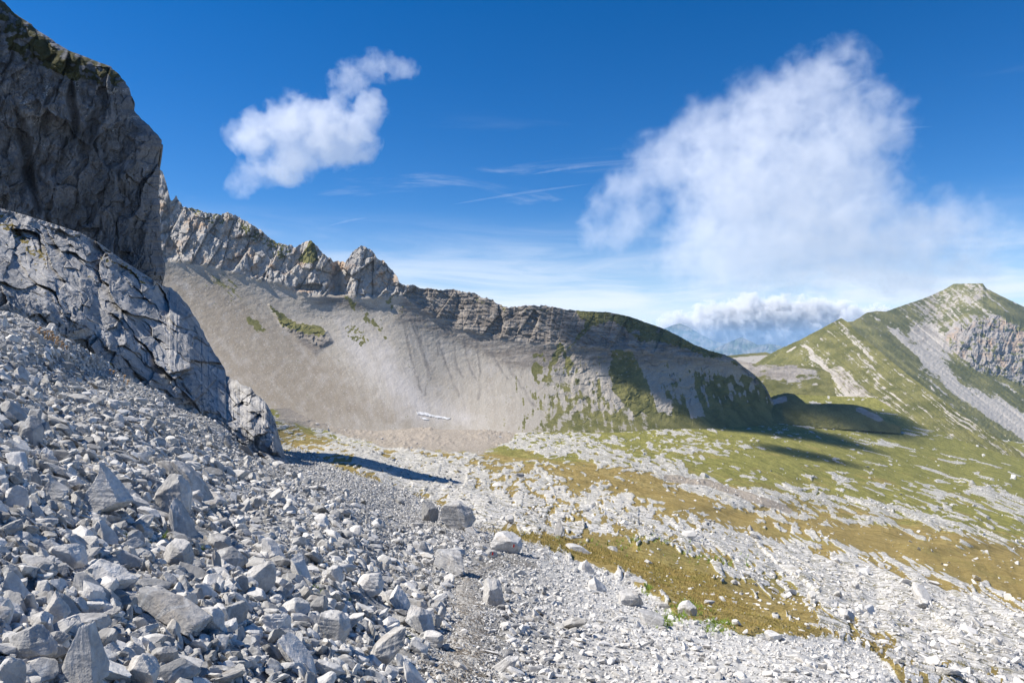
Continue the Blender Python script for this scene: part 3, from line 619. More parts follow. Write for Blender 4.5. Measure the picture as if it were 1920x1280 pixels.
# ---- the cliff on the left: a shaded upper wall over sunlit slabs
WR = [(-95, -130), (-60, -40), (0, 2), (20, 22), (42, 52), (62, 75), (95, 130), (112, 172), (125, 208), (150, 230), (165, 243), (205, 251), (222, 266), (240, 285), (262, 303), (275, 303), (292, 297), (312, 296), (350, 298), (400, 300), (450, 303), (500, 308), (515, 311), (528, 303), (545, 290)]
WB = [(-160, 380), (0, 394), (50, 408), (100, 424), (150, 440), (190, 462), (230, 492), (262, 514), (300, 533)]
def wall_Y(px, py):
    u = (px-960)/F; v = (640-py)/F
    return 148/(1-0.75*u)+v*3
def build_upper_wall():
    py = np.arange(-95, 545, 1.6); t = 1-(1-np.linspace(0, 1, 300))**1.15
    xr = line(WR, py)+6*fbm(py/16, py*0+1.5, 4, 401, 0.6)+3*facets(py/9, py*0+.5, 402)[0]
    PX = -160+(xr[:, None]+160)*t[None]; PY = np.broadcast_to(py[:, None], PX.shape).copy()
    Yd = wall_Y(PX, PY); m = Yd/F
    a = PX+0.22*PY; wx = 14*fbm(PX/50, PY/60, 3, 411); wy = 14*fbm(PX/50, PY/60, 3, 412)
    h1, c1 = facets((a+wx)/75, (PY+wy)/120, 421, 1.8); h2, c2 = facets((a+wx*1.5)/30, (PY-0.3*PX+wy)/46, 422, 1.6); h3, c3 = facets((a+wx)/12, (PY+wy)/15, 423, 1.4); h4, c4 = facets(PX/5.5, PY/6, 424, 1.4)
    up = ss(PY, 330, 120)
    d = -m*(26*h1+13*h2+5.5*h3+1.6*h4)+m*1.5*ss(c2, 0.08, 0)-m*13*(ridged((a+wx)/44, PY/170, 5, 431, 0.55)-0.3)+m*9*ss(ridged((a+2*wx)/90, PY/300, 3, 437, 0.5), 0.55, 0.9)-m*5*fbm(PX/14, PY/14, 5, 433, 0.6)
    edge = xr[:, None]-PX
    d = d+m*60*np.exp(-edge/26)+m*50*np.exp(-edge/8)
    d = d+m*70*ss(PY, 470, 540)*0+m*26*poly(PX, PY, [(30, 210), (45, 330), (75, 400), (60, 300), (48, 220)], 8)+m*24*poly(PX, PY, [(122, 180), (140, 260), (150, 250), (135, 150)], 5)
    Yd = Yd+d
    X = (PX-960)/F*Yd; Z = (640-PY)/F*Yd
    bx, by, bz = [X], [Yd], [Z]
    for k, (q, e) in enumerate(((6, 1.5), (18, 5), (45, 16))):
        Y2 = Yd[:, -1:]+q; P2 = (PX[:, -1:]-e*2-960)/F
        bx.append(P2*Y2); by.append(Y2); bz.append(Z[:, -1:]-e*0.4)
    X = np.concatenate(bx, 1); Y = np.concatenate(by, 1); Z = np.concatenate(bz, 1)
    PX = np.concatenate([PX]+[PX[:, -1:]]*3, 1); PY = np.concatenate([PY]+[PY[:, -1:]]*3, 1)
    top = seg_dist(PX, PY, [(0, 10), (60, 90), (130, 110), (215, 135)])
    n1 = fbm(PX/16, PY/12, 4, 441)
    gr = ss(top, 46, 12)*ss(n1, -0.25, 0.1)+0.9*ss(seg_dist(PX, PY, [(70, 80), (95, 115), (140, 140)]), 16, 6)+0.5*ss(seg_dist(PX, PY, [(0, 70), (60, 100)]), 24, 8)*ss(n1, -0.1, 0.2)
    warm = 0.15*ss(fbm(PX/30, PY/60, 3, 442), 0.0, 0.4)
    pale = 0.55*ss(fbm(PX/26, PY/26, 4, 443), 0.05, 0.5)*ss(PY, 480, 200)
    return grid_mesh('upper_wall', X, Y, Z, False, m=(np.clip(gr, 0, 1), warm, 0*PX, 0*PX), q=(pale, 0*PX, ss(PY, 330, 520)))
SLT = [(-160, 372), (0, 390), (50, 404), (100, 420), (150, 436), (190, 458), (230, 488), (262, 508), (300, 533), (320, 540), (335, 550), (350, 566), (372, 605), (395, 648), (412, 676), (422, 692), (424, 702), (450, 718), (468, 726), (482, 740), (497, 752), (508, 770), (516, 790), (524, 820), (533, 850), (545, 880)]
def build_slab():
    px = np.arange(-160, 545.5, 1.6); tp = line(SLT, px)+ss(px, 290, 320)*(5*fbm(px/14, px*0+2.2, 4, 501, 0.6)+3*facets(px/8, px*0+.5, 502)[0])
    bt = line(BROW+[(600, 900)], px)+34; tp = np.minimum(tp, bt-4)
    f = np.linspace(0, 1, 300)[:, None]
    PY = bt[None]+(tp-bt)[None]*f; PX = np.broadcast_to(px[None], PY.shape).copy()
    yt = sm(px, [(-160, 72), (0, 79), (200, 92), (300, 99), (350, 95), (420, 85), (480, 75), (545, 66)], 25); y0 = sm(px, [(-160, 40), (0, 46), (150, 53), (300, 60), (420, 63), (545, 63)], 30)
    Yd = y0[None]+(yt-y0)[None]*(0.15*f+0.85*ss(f, 0.22+0.10*fbm(px/70, px*0, 3, 555)[None], 1.05)**1.15); m = Yd/F
    a = 0.72*PX+0.69*PY; b = -0.69*PX+0.72*PY                 # along / across the dip
    w1 = 16*fbm(PX/60, PY/60, 3, 511); w2 = 16*fbm(PX/60, PY/60, 3, 512)
    h1, c1 = facets((a+w1)/150, (b+w2)/58, 521, 1.5); h2, c2 = facets((a+w1)/64, (b+w2)/27, 522, 1.6); h3, c3 = facets((a+w1)/24, (b+w2)/13, 523, 1.4); h4, c4 = facets(a/9, b/6.5, 524, 1.3)
    d = -m*(58*h1+30*h2+12*h3+3.6*h4)+m*1.5*ss(c2, 0.07, 0)-m*10*(ridged((b+w2)/46, (a+w1)/170, 5, 531, 0.6)-0.3)+m*6*ss(ridged((b+w2)/80, (a+w1)/600, 3, 537, 0.5), 0.6, 0.95)-m*5*fbm(PX/12, PY/12, 5, 533, 0.6)
    flute = ss(PX, 380, 480)*m*5*ridged((PX+0.5*PY+14*fbm(PX/30, PY/30, 3, 544))/17, PY/90, 4, 541, 0.6)
    d = d-flute
    eg = PY-np.minimum(sm(px, SLT, 16)-4, tp)[None]; eg = np.clip(eg, 0, None)
    d = d+ss(PX, 285, 315)*m*(60*np.exp(-eg/20)+34*np.exp(-eg/6)+150*np.exp(-eg/55)*np.exp(-((PX-360)/65)**2))
    Yd = Yd+d*ss(f, 0, 0.06)
    X = (PX-960)/F*Yd; Z = (640-PY)/F*Yd
    xs, ys, zs = [X], [Yd], [Z]
    for q, e in ((5, 3), (15, 11), (40, 32)):
        xs.append(X[-1:]*(1+q/Yd[-1:])); ys.append(Yd[-1:]+q); zs.append(Z[-1:]-e)
    X = np.concatenate(xs); Y = np.concatenate(ys); Z = np.concatenate(zs); PX = np.concatenate([PX]+[PX[-1:]]*3); PY = np.concatenate([PY]+[PY[-1:]]*3)
    n1 = fbm(PX/9, PY/6, 4, 551)
    gr = 0.9*ss(seg_dist(PX, PY, [(0, 412), (20, 428), (60, 470), (80, 480)]), 16, 4)*ss(n1, -0.1, 0.15)+0.8*ss(n1, 0.34, 0.5)*ss(PX+PY, 950, 700)
    gr += 0.9*ss(seg_dist(PX, PY, [(190, 485), (235, 500), (270, 530)]), 7, 2)*ss(n1, 0.0, 0.2)
    return grid_mesh('lower_slab', X, Y, Z, False, m=(np.clip(gr, 0, 1), 0.1+0.25*fbm(PX/30, PY/30, 3, 552), 0*PX, 0*PX), q=(0.3+0*PX, 0*PX, 0*PX))

def cliff_mat(name, c0, c1, gk):
    m = bpy.data.materials.new(name); m.use_nodes = True; n = NT(m.node_tree)
    geo = n.new('ShaderNodeNewGeometry'); pos = geo.outputs['Position']
    at = n.new('ShaderNodeAttribute', attribute_name='m', attribute_type='GEOMETRY'); sp = n.new('ShaderNodeSeparateColor', i_0=at.outputs['Color'])
    aq = n.new('ShaderNodeAttribute', attribute_name='q', attribute_type='GEOMETRY'); sq = n.new('ShaderNodeSeparateColor', i_0=aq.outputs['Color'])
    sub = lambda a: n.math('SUBTRACT', a, 0.5)
    n1 = n.noise(pos, 0.25, 7, 0.65, 0.5); n2 = n.noise(pos, 1.1, 8, 0.7); n3 = n.noise(pos, 4.5, 6, 0.7)
    mp = n.new('ShaderNodeMapping'); n.put(mp.inputs['Vector'], pos); mp.inputs['Scale'].default_value = (1.5, 1.5, 0.22); mp.inputs['Rotation'].default_value = (0, R(14), 0)
    n4 = n.noise(mp.outputs[0], 0.9, 6, 0.7)
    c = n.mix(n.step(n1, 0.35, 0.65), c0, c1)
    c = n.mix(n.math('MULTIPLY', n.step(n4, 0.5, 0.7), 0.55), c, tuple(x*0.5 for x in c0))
    c = n.mix(n.math('MULTIPLY', n.step(n.math('ADD', sp.outputs[1], n.math('MULTIPLY', sub(n2), 1.4)), 0.35, 0.8), 0.4), c, (0.30, 0.21, 0.13))
    c = n.mix(n.step(n.math('ADD', n.math('MULTIPLY', sq.outputs[0], 0.35), n3), 0.66, 0.80), c, (0.58, 0.58, 0.56))
    c = n.mix(n.step(n3, 0.3, 0.7), n.mix(1.0, c, (0.72, 0.72, 0.72), 'MULTIPLY'), c)
    gm = n.step(n.math('ADD', sp.outputs[0], n.math('ADD', n.math('MULTIPLY', sub(n2), 0.9), n.math('MULTIPLY', sub(n3), 0.6))), 0.44, 0.58)
    c = n.mix(gm, c, gk)
    vo = n.new('ShaderNodeTexVoronoi', feature='DISTANCE_TO_EDGE'); n.put(vo.inputs['Vector'], n.vmath('ADD', mp.outputs[0], n.vmath('SCALE', n.noise(pos, 0.5, 5, 0.6, out=1), scale=1.6))); vo.inputs['Scale'].default_value = 0.55
    cr = n.step(vo.outputs[0], 0.0, 0.03)
    h = n.math('ADD', n.math('MULTIPLY', n2, 1.0), n.math('ADD', n.math('MULTIPLY', n3, 0.45), n.math('ADD', n.math('MULTIPLY', n4, 0.6), n.math('MULTIPLY', cr, 0.12))))
    bp = n.new('ShaderNodeBump'); bp.inputs['Strength'].default_value = 0.8; bp.inputs['Distance'].default_value = 0.6; n.put(bp.inputs['Height'], h)
    b = n.new('ShaderNodeBsdfPrincipled'); n.put(b.inputs['Base Color'], c); b.inputs['Roughness'].default_value = 0.9; b.inputs['Specular IOR Level'].default_value = 0.2
    n.l.new(bp.outputs[0], b.inputs['Normal'])
    o = n.new('ShaderNodeOutputMaterial'); n.l.new(b.outputs[0], o.inputs['Surface'])
    return m
cliff = bpy.data.objects.new('rock_cliff', None); COL.objects.link(cliff); cliff.location = (-40, 62, -6)
tag(cliff, 'tall dark cliff wall above pale slanting slabs at the top of the near scree', 'cliff')
bpy.context.view_layer.update()
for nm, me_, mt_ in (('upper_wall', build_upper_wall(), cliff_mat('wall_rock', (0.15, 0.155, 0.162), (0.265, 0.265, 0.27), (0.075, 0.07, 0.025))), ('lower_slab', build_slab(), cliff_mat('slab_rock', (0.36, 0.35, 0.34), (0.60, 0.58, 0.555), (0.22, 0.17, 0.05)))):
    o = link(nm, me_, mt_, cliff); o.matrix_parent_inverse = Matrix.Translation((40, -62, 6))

# ---- saddle slope, right-hand ridge, summit
def simple_mountain(name, crest, basel, ybase, th, masks, mat, step=2.0, rows=220, ragamp=1.5, rel=None, back=60, x0=None, x1=None):
    px = np.arange(crest[0][0] if x0 is None else x0, (crest[-1][0] if x1 is None else x1)+0.1, step)
    top = line(crest, px)+rag(px, ragamp, 13, 9); base = sm(px, basel, 45) if px[-1]-px[0] > 250 else line(basel, px); base = np.maximum(base, top+3)
    X, Y, Z, PX, PY = wall(px, base, top, ybase(px, base), th, rows, rel, back=back)
    me = grid_mesh(name, X, Y, Z, False, **masks(PX, PY, top[None]))
    return link(name, me, mat)

mm2 = mountain_mat('green_mountain_rock', sc=10, bdist=3, rock=(0.27, 0.25, 0.235), rock2=(0.38, 0.355, 0.33), strata_ang=-0.4, bands=14, gmul=0.9)
mm3 = mountain_mat('summit_rock', sc=15, bdist=4, rock=(0.27, 0.25, 0.24), rock2=(0.40, 0.37, 0.34), strata_ang=0.25, bands=16, warmc=(0.45, 0.31, 0.2), gmul=0.9)

# saddle behind the spur
def m_saddle(PX, PY, tx):
    a = fbm(PX/22, PY/10, 4, 201)
    gr = ss(PY-(690+0.18*(PX-1380))+14*a, -10, 26)*0.9+a*0.6+0.1; gr = np.where(PY < tx+5, 0.3+a, gr)+0.7*ss(PX, 1470, 1560)
    return dict(m=(np.clip(gr, 0, 1), 0*PX, 0.5+0*PX, 0.55*ss(715-PY, -5, 10)*ss(PX, 1540, 1480)), q=(0.2+0*PX, 0*PX, 0*PX))
sad = simple_mountain('saddle_hill', [(1360, 668), (1400, 679), (1430, 684), (1500, 684), (1540, 690), (1580, 712), (1620, 742), (1660, 776), (1700, 806)], [(1360, 800), (1640, 800), (1700, 830)],
    lambda p, b: 0*p+1180, lambda PX, PY, f: 16+10*f+0*PX, m_saddle, mm2, rel=lambda PX, PY, Yd, f: Yd/F*(5*fbm(PX/30, PY/14, 4, 205)), rows=120)
tag(sad, kind='structure')

# small pale hill in the gap
def m_gap(PX, PY, tx):
    return dict(m=(np.clip(0.25+0.9*ss(tx+5-PY, -1, 2)+0.5*fbm(PX/8, PY/5, 3, 6), 0, 1), 0*PX, 0.9+0*PX, 0*PX), q=(0.3+0*PX, 0*PX, 0*PX))
gap = simple_mountain('gap_hill', [(1340, 676), (1360, 667), (1400, 663), (1435, 660), (1450, 664), (1480, 690)], [(1340, 720), (1480, 720)],
    lambda p, b: 0*p+2000, lambda PX, PY, f: 30+0*PX, m_gap, mm2, rows=40, ragamp=0.8)
tag(gap, kind='structure')

# front ridge on the right
RC = [(1390, 690), (1412, 684), (1430, 672), (1450, 660), (1475, 648), (1500, 637), (1520, 626), (1540, 616), (1560, 605), (1577, 596), (1590, 604), (1605, 622), (1640, 650), (1700, 700), (1760, 745), (1830, 795), (1920, 850), (2100, 950)]
RB = [(1390, 712), (1500, 712), (1560, 730), (1640, 800), (1700, 835), (1740, 850), (1920, 915), (2100, 990)]
def fallr(PX, PY): return PX-(PY-700)*1.25
def m_ridge(PX, PY, tx):
    wob = 10*fbm(PX/50, PY/50, 3, 213); u = fallr(PX, PY)+wob; a = fbm(u/15, PY/150, 5, 211, 0.65); b = fbm(PX/13, PY/10, 5, 212, 0.6); a2 = fbm(u/5, PY/45, 3, 214)
    gr = 0.76+0.75*a+0.55*b+0.35*a2
    gr -= 0.55*band(PX+2*wob, PY, (1505, 650, 3), (1560, 700, 12), (1620, 750, 24), (1690, 800, 18), (1760, 850, 8))*ss(a+b*0.6, -0.45, 0.15)
    gr -= 0.45*band(PX+wob, PY, (1577, 605, 3), (1605, 640, 8), (1640, 680, 4))*ss(a+b, -0.3, 0.2)
    gr = np.where(PX < 1500, np.maximum(gr, 0.70+b*0.35), gr)
    gr -= 0.6*np.exp(-(seg_dist(PX, PY, [(1475, 660), (1492, 650)])/1.6)**2)
    low = poly(PX+wob, PY, [(1640, 735), (1900, 760), (1960, 900), (1800, 850), (1700, 800)], 25); gr -= low*0.25*ss(b, -0.2, 0.3)
    sc = 0.75+0*PX
    return dict(m=(np.clip(gr, 0, 1), 0*PX, np.clip(sc, 0, 1), 0.6*band(PX+wob, PY, (1560, 690, 10), (1690, 800, 20))*ss(b, -0.3, 0.2)), q=(0.35+0*PX, 0.1+0*PX, 0*PX))
ridge_r = simple_mountain('green_ridge_mountain', RC, RB, lambda p, b: sm(p, [(1390, 1640), (1500, 1440), (1640, 1150), (1760, 1020), (1920, 960), (2100, 930)], 60), lambda PX, PY, f: 27+0*PX, m_ridge, mm2, rows=280, step=1.6,
    rel=lambda PX, PY, Yd, f: Yd/F*ss(f, 0, 0.2)*(5.0*ridged(fallr(PX, PY)/34, PY/300, 3, 221)+2.2*fbm(fallr(PX, PY)/9, PY/90, 3, 222)+1.5*fbm(PX/7, PY/7, 3, 223)))
tag(ridge_r, 'green grassy ridge with a sharp crest and grey rib stripes running down right', 'mountain', kind='structure')

SCR = [(1560, 640), (1585, 604), (1600, 602), (1612, 595), (1625, 586), (1645, 583), (1660, 584), (1680, 577), (1700, 570), (1725, 562), (1750, 552), (1768, 544), (1780, 537), (1788, 532), (1843, 531), (1849, 540), (1862, 547), (1880, 556), (1905, 568), (1930, 580), (1980, 610), (2100, 680)]
SRB = [(1560, 700), (1640, 720), (1700, 770), (1830, 860), (1920, 910), (2100, 990)]
def m_summit(PX, PY, tx):
    wob = 14*fbm(PX/50, PY/50, 4, 233); u = fallr(PX, PY)+wob; a = fbm(u/18, PY/170, 5, 231, 0.65); b = fbm(PX/15, PY/12, 5, 232, 0.65); a2 = fbm(u/6, PY/50, 3, 234)
    X_, Y_ = PX+wob, PY+0.6*wob
    gr = 0.84+0.75*a+0.55*b+0.35*a2
    rocky = poly(X_, Y_, [(1690, 560), (1800, 525), (1850, 528), (1870, 560), (1790, 600), (1750, 640), (1700, 640), (1720, 600)], 26)
    face = poly(X_, Y_, [(1775, 610), (1880, 585), (1960, 640), (1960, 730), (1900, 715), (1860, 700), (1820, 690), (1770, 650)], 14)
    gully = poly(X_, Y_, [(1710, 610), (1760, 620), (1780, 680), (1800, 715), (1960, 790), (1960, 850), (1850, 780), (1770, 725), (1730, 680)], 16)
    gr -= 0.62*rocky*ss(b+a, -0.4, 0.3)+0.8*face*ss(b+0.5*a, -0.35, 0.15)+0.7*gully*ss(a+b, -0.7, 0.0)
    gr += 0.3*poly(X_, Y_, [(1850, 570), (1960, 610), (1960, 640), (1880, 600)], 12)+0.35*poly(X_, Y_, [(1770, 680), (1810, 690), (1850, 710), (1880, 730), (1830, 725)], 8)
    str_ = np.exp(-(seg_dist(X_, PY, [(1680, 620), (1760, 700), (1850, 770), (1960, 840)])/7)**2); gr -= 0.6*str_
    return dict(m=(np.clip(gr, 0, 1), face*(0.5+b), np.clip(0.75-0.9*face+0.4*gully, 0, 1), 0.6*rocky*ss(b, -0.2, 0.3)+0.3*face), q=(0.45+0*PX, 0.15+0*PX, 0*PX))
def r_summit(PX, PY, Yd, f):
    face = poly(PX, PY, [(1790, 610), (1880, 590), (1960, 640), (1960, 730), (1900, 715), (1860, 700), (1820, 690), (1780, 650)], 8)
    m = Yd/F
    return m*ss(f, 0, 0.1)*(7*ridged(fallr(PX, PY)/44, PY/300, 3, 241)*(1-face)+2*fbm(fallr(PX, PY)/10, PY/60, 3, 242)+1.5*fbm(PX/6, PY/6, 3, 245)+face*(-7*ridged((PX+0.3*PY+8*fbm(PX/30, PY/30, 2, 247))/26, PY/80, 5, 243, 0.6)-5*facets(PX/12, PY/22, 244, 1.5)[0]-4*fbm(PX/60, PY/12, 4, 246)))
def t_summit(PX, PY, f):
    face = poly(PX, PY, [(1790, 610), (1880, 590), (1960, 640), (1960, 730), (1900, 715), (1860, 700), (1820, 690), (1780, 650)], 8)
    face = blur(blur(face, 300, 1), 6, 0); return 26+30*face+20*ss(545-PY, 0, 4)*poly(PX, PY, [(1785, 520), (1860, 520), (1860, 545), (1785, 545)], 4)
summit = simple_mountain('flat_topped_mountain', SCR, SRB, lambda p, b: sm(p, [(1560, 2050), (1800, 1800), (1960, 1700), (2100, 1680)], 60), t_summit, m_summit, mm3, rows=260, step=1.6, ragamp=0.9, rel=r_summit)
tag(summit, 'tallest grey-green peak with a small flat summit under the edge of the big cloud', 'mountain', kind='structure')

# knoll in the cloud shadow, at the foot of the spur
KC = [(1395, 775), (1430, 752), (1450, 742), (1475, 736), (1490, 739), (1505, 750), (1512, 757), (1560, 756), (1600, 758), (1630, 765), (1645, 776), (1660, 790), (1690, 800)]
def m_knoll(PX, PY, tx):
    b = fbm(PX/12, PY/7, 4, 251)
    rocky = band(PX, PY, (1410, 765, 5), (1470, 748, 6))+band(PX, PY, (1610, 768, 5), (1650, 785, 6))
    return dict(m=(np.clip(0.85+0.4*b-0.7*rocky, 0, 1), 0*PX, 0.3+0*PX, 0.3+0*PX), q=(0*PX, 0*PX, 0*PX))
knoll = simple_mountain('knoll_hill', KC, [(1395, 792), (1500, 800), (1600, 805), (1690, 812)], lambda p, b: depth(p, b), lambda PX, PY, f: 24-6*f+0*PX, m_knoll, mm2, rows=70, step=1.6, ragamp=1.5,
    rel=lambda PX, PY, Yd, f: Yd/F*3.5*fbm(PX/18, PY/12, 4, 255))
tag(knoll, kind='structure')

# distant range
def distant(name, crest, Y0, seed):
    m = bpy.data.materials.new(name); m.use_nodes = True; n = NT(m.node_tree)
    geo = n.new('ShaderNodeNewGeometry'); nn = n.noise(geo.outputs['Position'], 0.004, 5, 0.6)
    b = n.new('ShaderNodeBsdfPrincipled'); n.put(b.inputs['Base Color'], n.mix(n.step(nn, 0.4, 0.6), (0.06, 0.085, 0.05), (0.17, 0.17, 0.15))); b.inputs['Roughness'].default_value = 1
    o = n.new('ShaderNodeOutputMaterial'); n.l.new(b.outputs[0], o.inputs['Surface'])
    return simple_mountain(name, crest, [(crest[0][0], 720), (crest[-1][0], 720)], lambda p, b: 0*p+Y0, lambda PX, PY, f: 24+0*PX,
        lambda PX, PY, tx: dict(m=(PX*0,)), m, rows=60, ragamp=1.2, rel=lambda PX, PY, Yd, f: Yd/F*7*ridged(PX/16, PY/26, 4, seed), back=300)
d1 = distant('distant_range', [(1180, 650), (1225, 645), (1260, 652), (1330, 657), (1352, 648), (1372, 639), (1390, 632), (1402, 637), (1420, 646), (1445, 644), (1480, 652), (1560, 660)], 11000, 301)
d2 = distant('snowy_distant_range', [(1180, 640), (1235, 620), (1250, 614), (1262, 609), (1275, 606), (1290, 612), (1305, 622), (1340, 640), (1400, 650)], 16000, 302)
for o in (d1, d2): tag(o, kind='structure')

# ------------------------------------------------------------------ loose stones
def ico(sub):
    bm = bmesh.new(); bmesh.ops.create_icosphere(bm, subdivisions=sub, radius=1)
    V = np.array([v.co[:] for v in bm.verts]); Fc = np.array([[v.index for v in f.verts] for f in bm.faces]); bm.free(); return V, Fc
ICO = {k: ico(k) for k in (1, 2, 3, 4, 5)}
def shard(seed, sub=3, shape=None, cuts=11, rough=0.03):
    """angular block: a sphere cut by random planes, then stretched; z is the thin way of a slab"""
    r = np.random.default_rng(seed); D, Fc = ICO[sub]
    nrm = r.normal(size=(cuts, 3)); nrm /= np.linalg.norm(nrm, axis=1)[:, None]
    base = np.array([[0, 0, 1], [0, 0, -1], [1, 0.1, 0.15], [-1, 0.15, 0.1], [0.1, 1, -0.1], [0.1, -1, 0.2]], float)
    base += r.normal(size=base.shape)*0.36; base /= np.linalg.norm(base, axis=1)[:, None]
    N = np.concatenate([base, nrm]); d = np.concatenate([r.uniform(0.55, 0.85, 6), r.uniform(0.75, 1.05, cuts)])
    den = D@N.T; rad = np.where(den > 1e-3, d[None]/np.maximum(den, 1e-3), 9).min(1)
    V = D*np.minimum(rad, 1.25)[:, None]
    if rough:
        q = V*3+seed
        nz = fbm(q[:, 0]+q[:, 2]*0.7, q[:, 1]-q[:, 2]*0.6, 4, seed % 50, 0.6)
        lay = fbm(q[:, 2]*2.2+q[:, 0]*0.15, q[:, 0]*0.3, 3, seed % 31)
        V = V*(1+rough*nz*2+rough*lay)[:, None]
    sh = shape or (r.uniform(0.85, 1.35), r.uniform(0.55, 0.9), r.uniform(0.22, 0.6))
    return V*np.array(sh), Fc
def hull_shard(seed):
    r = np.random.default_rng(seed); bm = bmesh.new()
    p = r.uniform(-1, 1, (11, 3))*np.array([1.1, r.uniform(0.6, 0.9), r.uniform(0.35, 0.7)]); p /= (1+0.25*np.linalg.norm(p, axis=1))[:, None]
    for q in p: bm.verts.new(q*1.15)
    res = bmesh.ops.convex_hull(bm, input=bm.verts)
    bmesh.ops.delete(bm, geom=[g for g in res['geom_unused'] if isinstance(g, bmesh.types.BMVert)], context='VERTS')
    bmesh.ops.triangulate(bm, faces=bm.faces); bm.verts.index_update()
    V = np.array([v.co[:] for v in bm.verts]); Fc = np.array([[v.index for v in f.verts] for f in bm.faces]); bm.free(); return V, Fc

def ground_pt(px, py):
    """point on the ground and its unit normal for arrays of photo positions"""
    def w3(a, b): Y = depth(a, b); return np.stack([(a-960)/F*Y, Y, (640-b)/F*Y], -1)
    p = w3(px, py); a = w3(px+4, py)-w3(px-4, py); b = w3(px, py-4)-w3(px, py+4)
    n = np.cross(a, b); n /= np.linalg.norm(n, axis=1)[:, None]+1e-9; n *= np.sign(n[:, 2:3])
    return p, n
def frames(n, r, tilt):
    """rotation matrices whose z is near the normal n"""
    k = len(n); z = n+r.normal(size=(k, 3))*tilt[:, None] if np.ndim(tilt) else n+r.normal(size=(k, 3))*tilt
    z /= np.linalg.norm(z, axis=1)[:, None]; h = r.normal(size=(k, 3)); x = np.cross(h, z); x /= np.linalg.norm(x, axis=1)[:, None]
    y = np.cross(z, x); return np.stack([x, y, z], -1)

Gpx, Gpy, GX, GY, GZ, Gns, Gfs = G
# exact ground height under a point: bilinear in the ground grid itself
_gc = Gpx[0]; _t0 = Gpy[0]; _t1 = Gpy[-1]
def ground_exact(px, py):
    ci = np.clip(np.searchsorted(_gc, px)-1, 0, len(_gc)-2); a = (px-_gc[ci])/(_gc[ci+1]-_gc[ci])
    tb = _t1[ci]*(1-a)+_t1[ci+1]*a; t = (py-1430)/(tb-1430)*(Gpy.shape[0]-1); ti = np.clip(t.astype(int), 0, Gpy.shape[0]-2); b = np.clip(t-ti, 0, 1)
    def s(A): return (A[ti, ci]*(1-a)+A[ti, ci+1]*a)*(1-b)+(A[ti+1, ci]*(1-a)+A[ti+1, ci+1]*a)*b
    return np.stack([s(GX), s(GY), s(GZ)], -1)

def sample(n, dens, box=(-150, 2080, 560, 1420), r=rng):
    """n accepted photo positions with the given density function (max 1)"""
    out = []; tot = 0
    while tot < n:
        k = 20000; x = r.uniform(box[0], box[1], k); y = r.uniform(box[2], box[3], k); m = r.random(k) < dens(x, y)
        out.append(np.stack([x[m], y[m]], 1)); tot += m.sum()
    return np.concatenate(out)[:n]

def trail_w(x, y): return ss(seg_dist(x, y, TRAIL), 1.25, 0.6)
def dmean(Y): return 0.082*(Y/10)**0.42
S = []      # all stones: px, py, size, kind
def add_stones(k, dens, sizef, box=(-150, 2080, 560, 1420), maxpx=None):
    q = sample(k, dens, box); Y = depth(q[:, 0], q[:, 1]); s = sizef(Y, q[:, 0], q[:, 1])
    S.append(np.stack([q[:, 0], q[:, 1], s], 1))
def dens_near(lo):
    def f(x, y):
        Y = depth(x, y); d = np.clip((3.2/(1280*dmean(Y)/Y))**2*2.6, 0, 1)
        left = ss(line(BROW+[(2200, 300)], x)-y, 4, -4)
        return d*np.maximum(near_scree(x, y), 0.0)*left*(1-lo*trail_w(x, y))
    return f
def right_small(x): return 1-0.36*ss(x, 760, 1100)
r0 = np.random.default_rng(11)
add_stones(42000, dens_near(0.9), lambda Y, x, y: dmean(Y)*np.exp(r0.normal(size=len(Y))*0.45)*right_small(x)*(1-0.5*trail_w(x, y)))
add_stones(3000, dens_near(0.97), lambda Y, x, y: dmean(Y)*np.exp(r0.normal(size=len(Y))*0.28+0.80)*right_small(x)*(1-0.5*trail_w(x, y)))
add_stones(240, dens_near(0.98), lambda Y, x, y: dmean(Y)*np.exp(r0.normal(size=len(Y))*0.2+1.25)*right_small(x)*(1-0.35*ss(x, 800, 1000)))
def in_fan(x, y): return np.clip(fine_scree(x, y)*1.1, 0, 1)*(1-near_scree(x, y))
add_stones(12000, in_fan, lambda Y, x, y: 3.6/F*Y*np.exp(r0.normal(size=len(Y))*0.35), (520, 970, 840, 1040))
add_stones(9000, lambda x, y: trail_w(x, y)*np.clip((4/(1280*0.035/depth(x, y)))**2*3, 0, 1), lambda Y, x, y: 0.035*(Y/8)**0.5*np.exp(r0.normal(size=len(Y))*0.4), (640, 1010, 1040, 1420))
def in_karst(x, y):
    k = rockiness(x, y)+0.25*fbm(x/40, y/18, 3, 91); return np.clip(0.12+1.3*k, 0.05+0.2*ss(y, 1000, 1150), 1)*(1-near_scree(x, y))*(1-in_fan(x, y))*ss(y, 775, 800)*(x > 530)
add_stones(5200, in_karst, lambda Y, x, y: np.clip(np.interp(y, [780, 900, 1100, 1280], [2.2, 3.6, 5.5, 7.5]), 2, 12)/F*Y*np.exp(r0.normal(size=len(Y))*0.5), (530, 1925, 770, 1300))
S = np.concatenate(S)
SY = depth(S[:, 0], S[:, 1]); spx = F*S[:, 2]/SY
inframe = (S[:, 0] > 5) & (S[:, 0] < 1915) & (S[:, 1] < 1272)
M_STONE = stone_mat('scree_stone', (0.25, 0.245, 0.235), (0.62, 0.60, 0.565), 6.0, 0.30, 0.02)
M_BOULD = stone_mat('boulder_stone', (0.27, 0.265, 0.255), (0.60, 0.58, 0.55), 3.2, 0.28, 0.035)

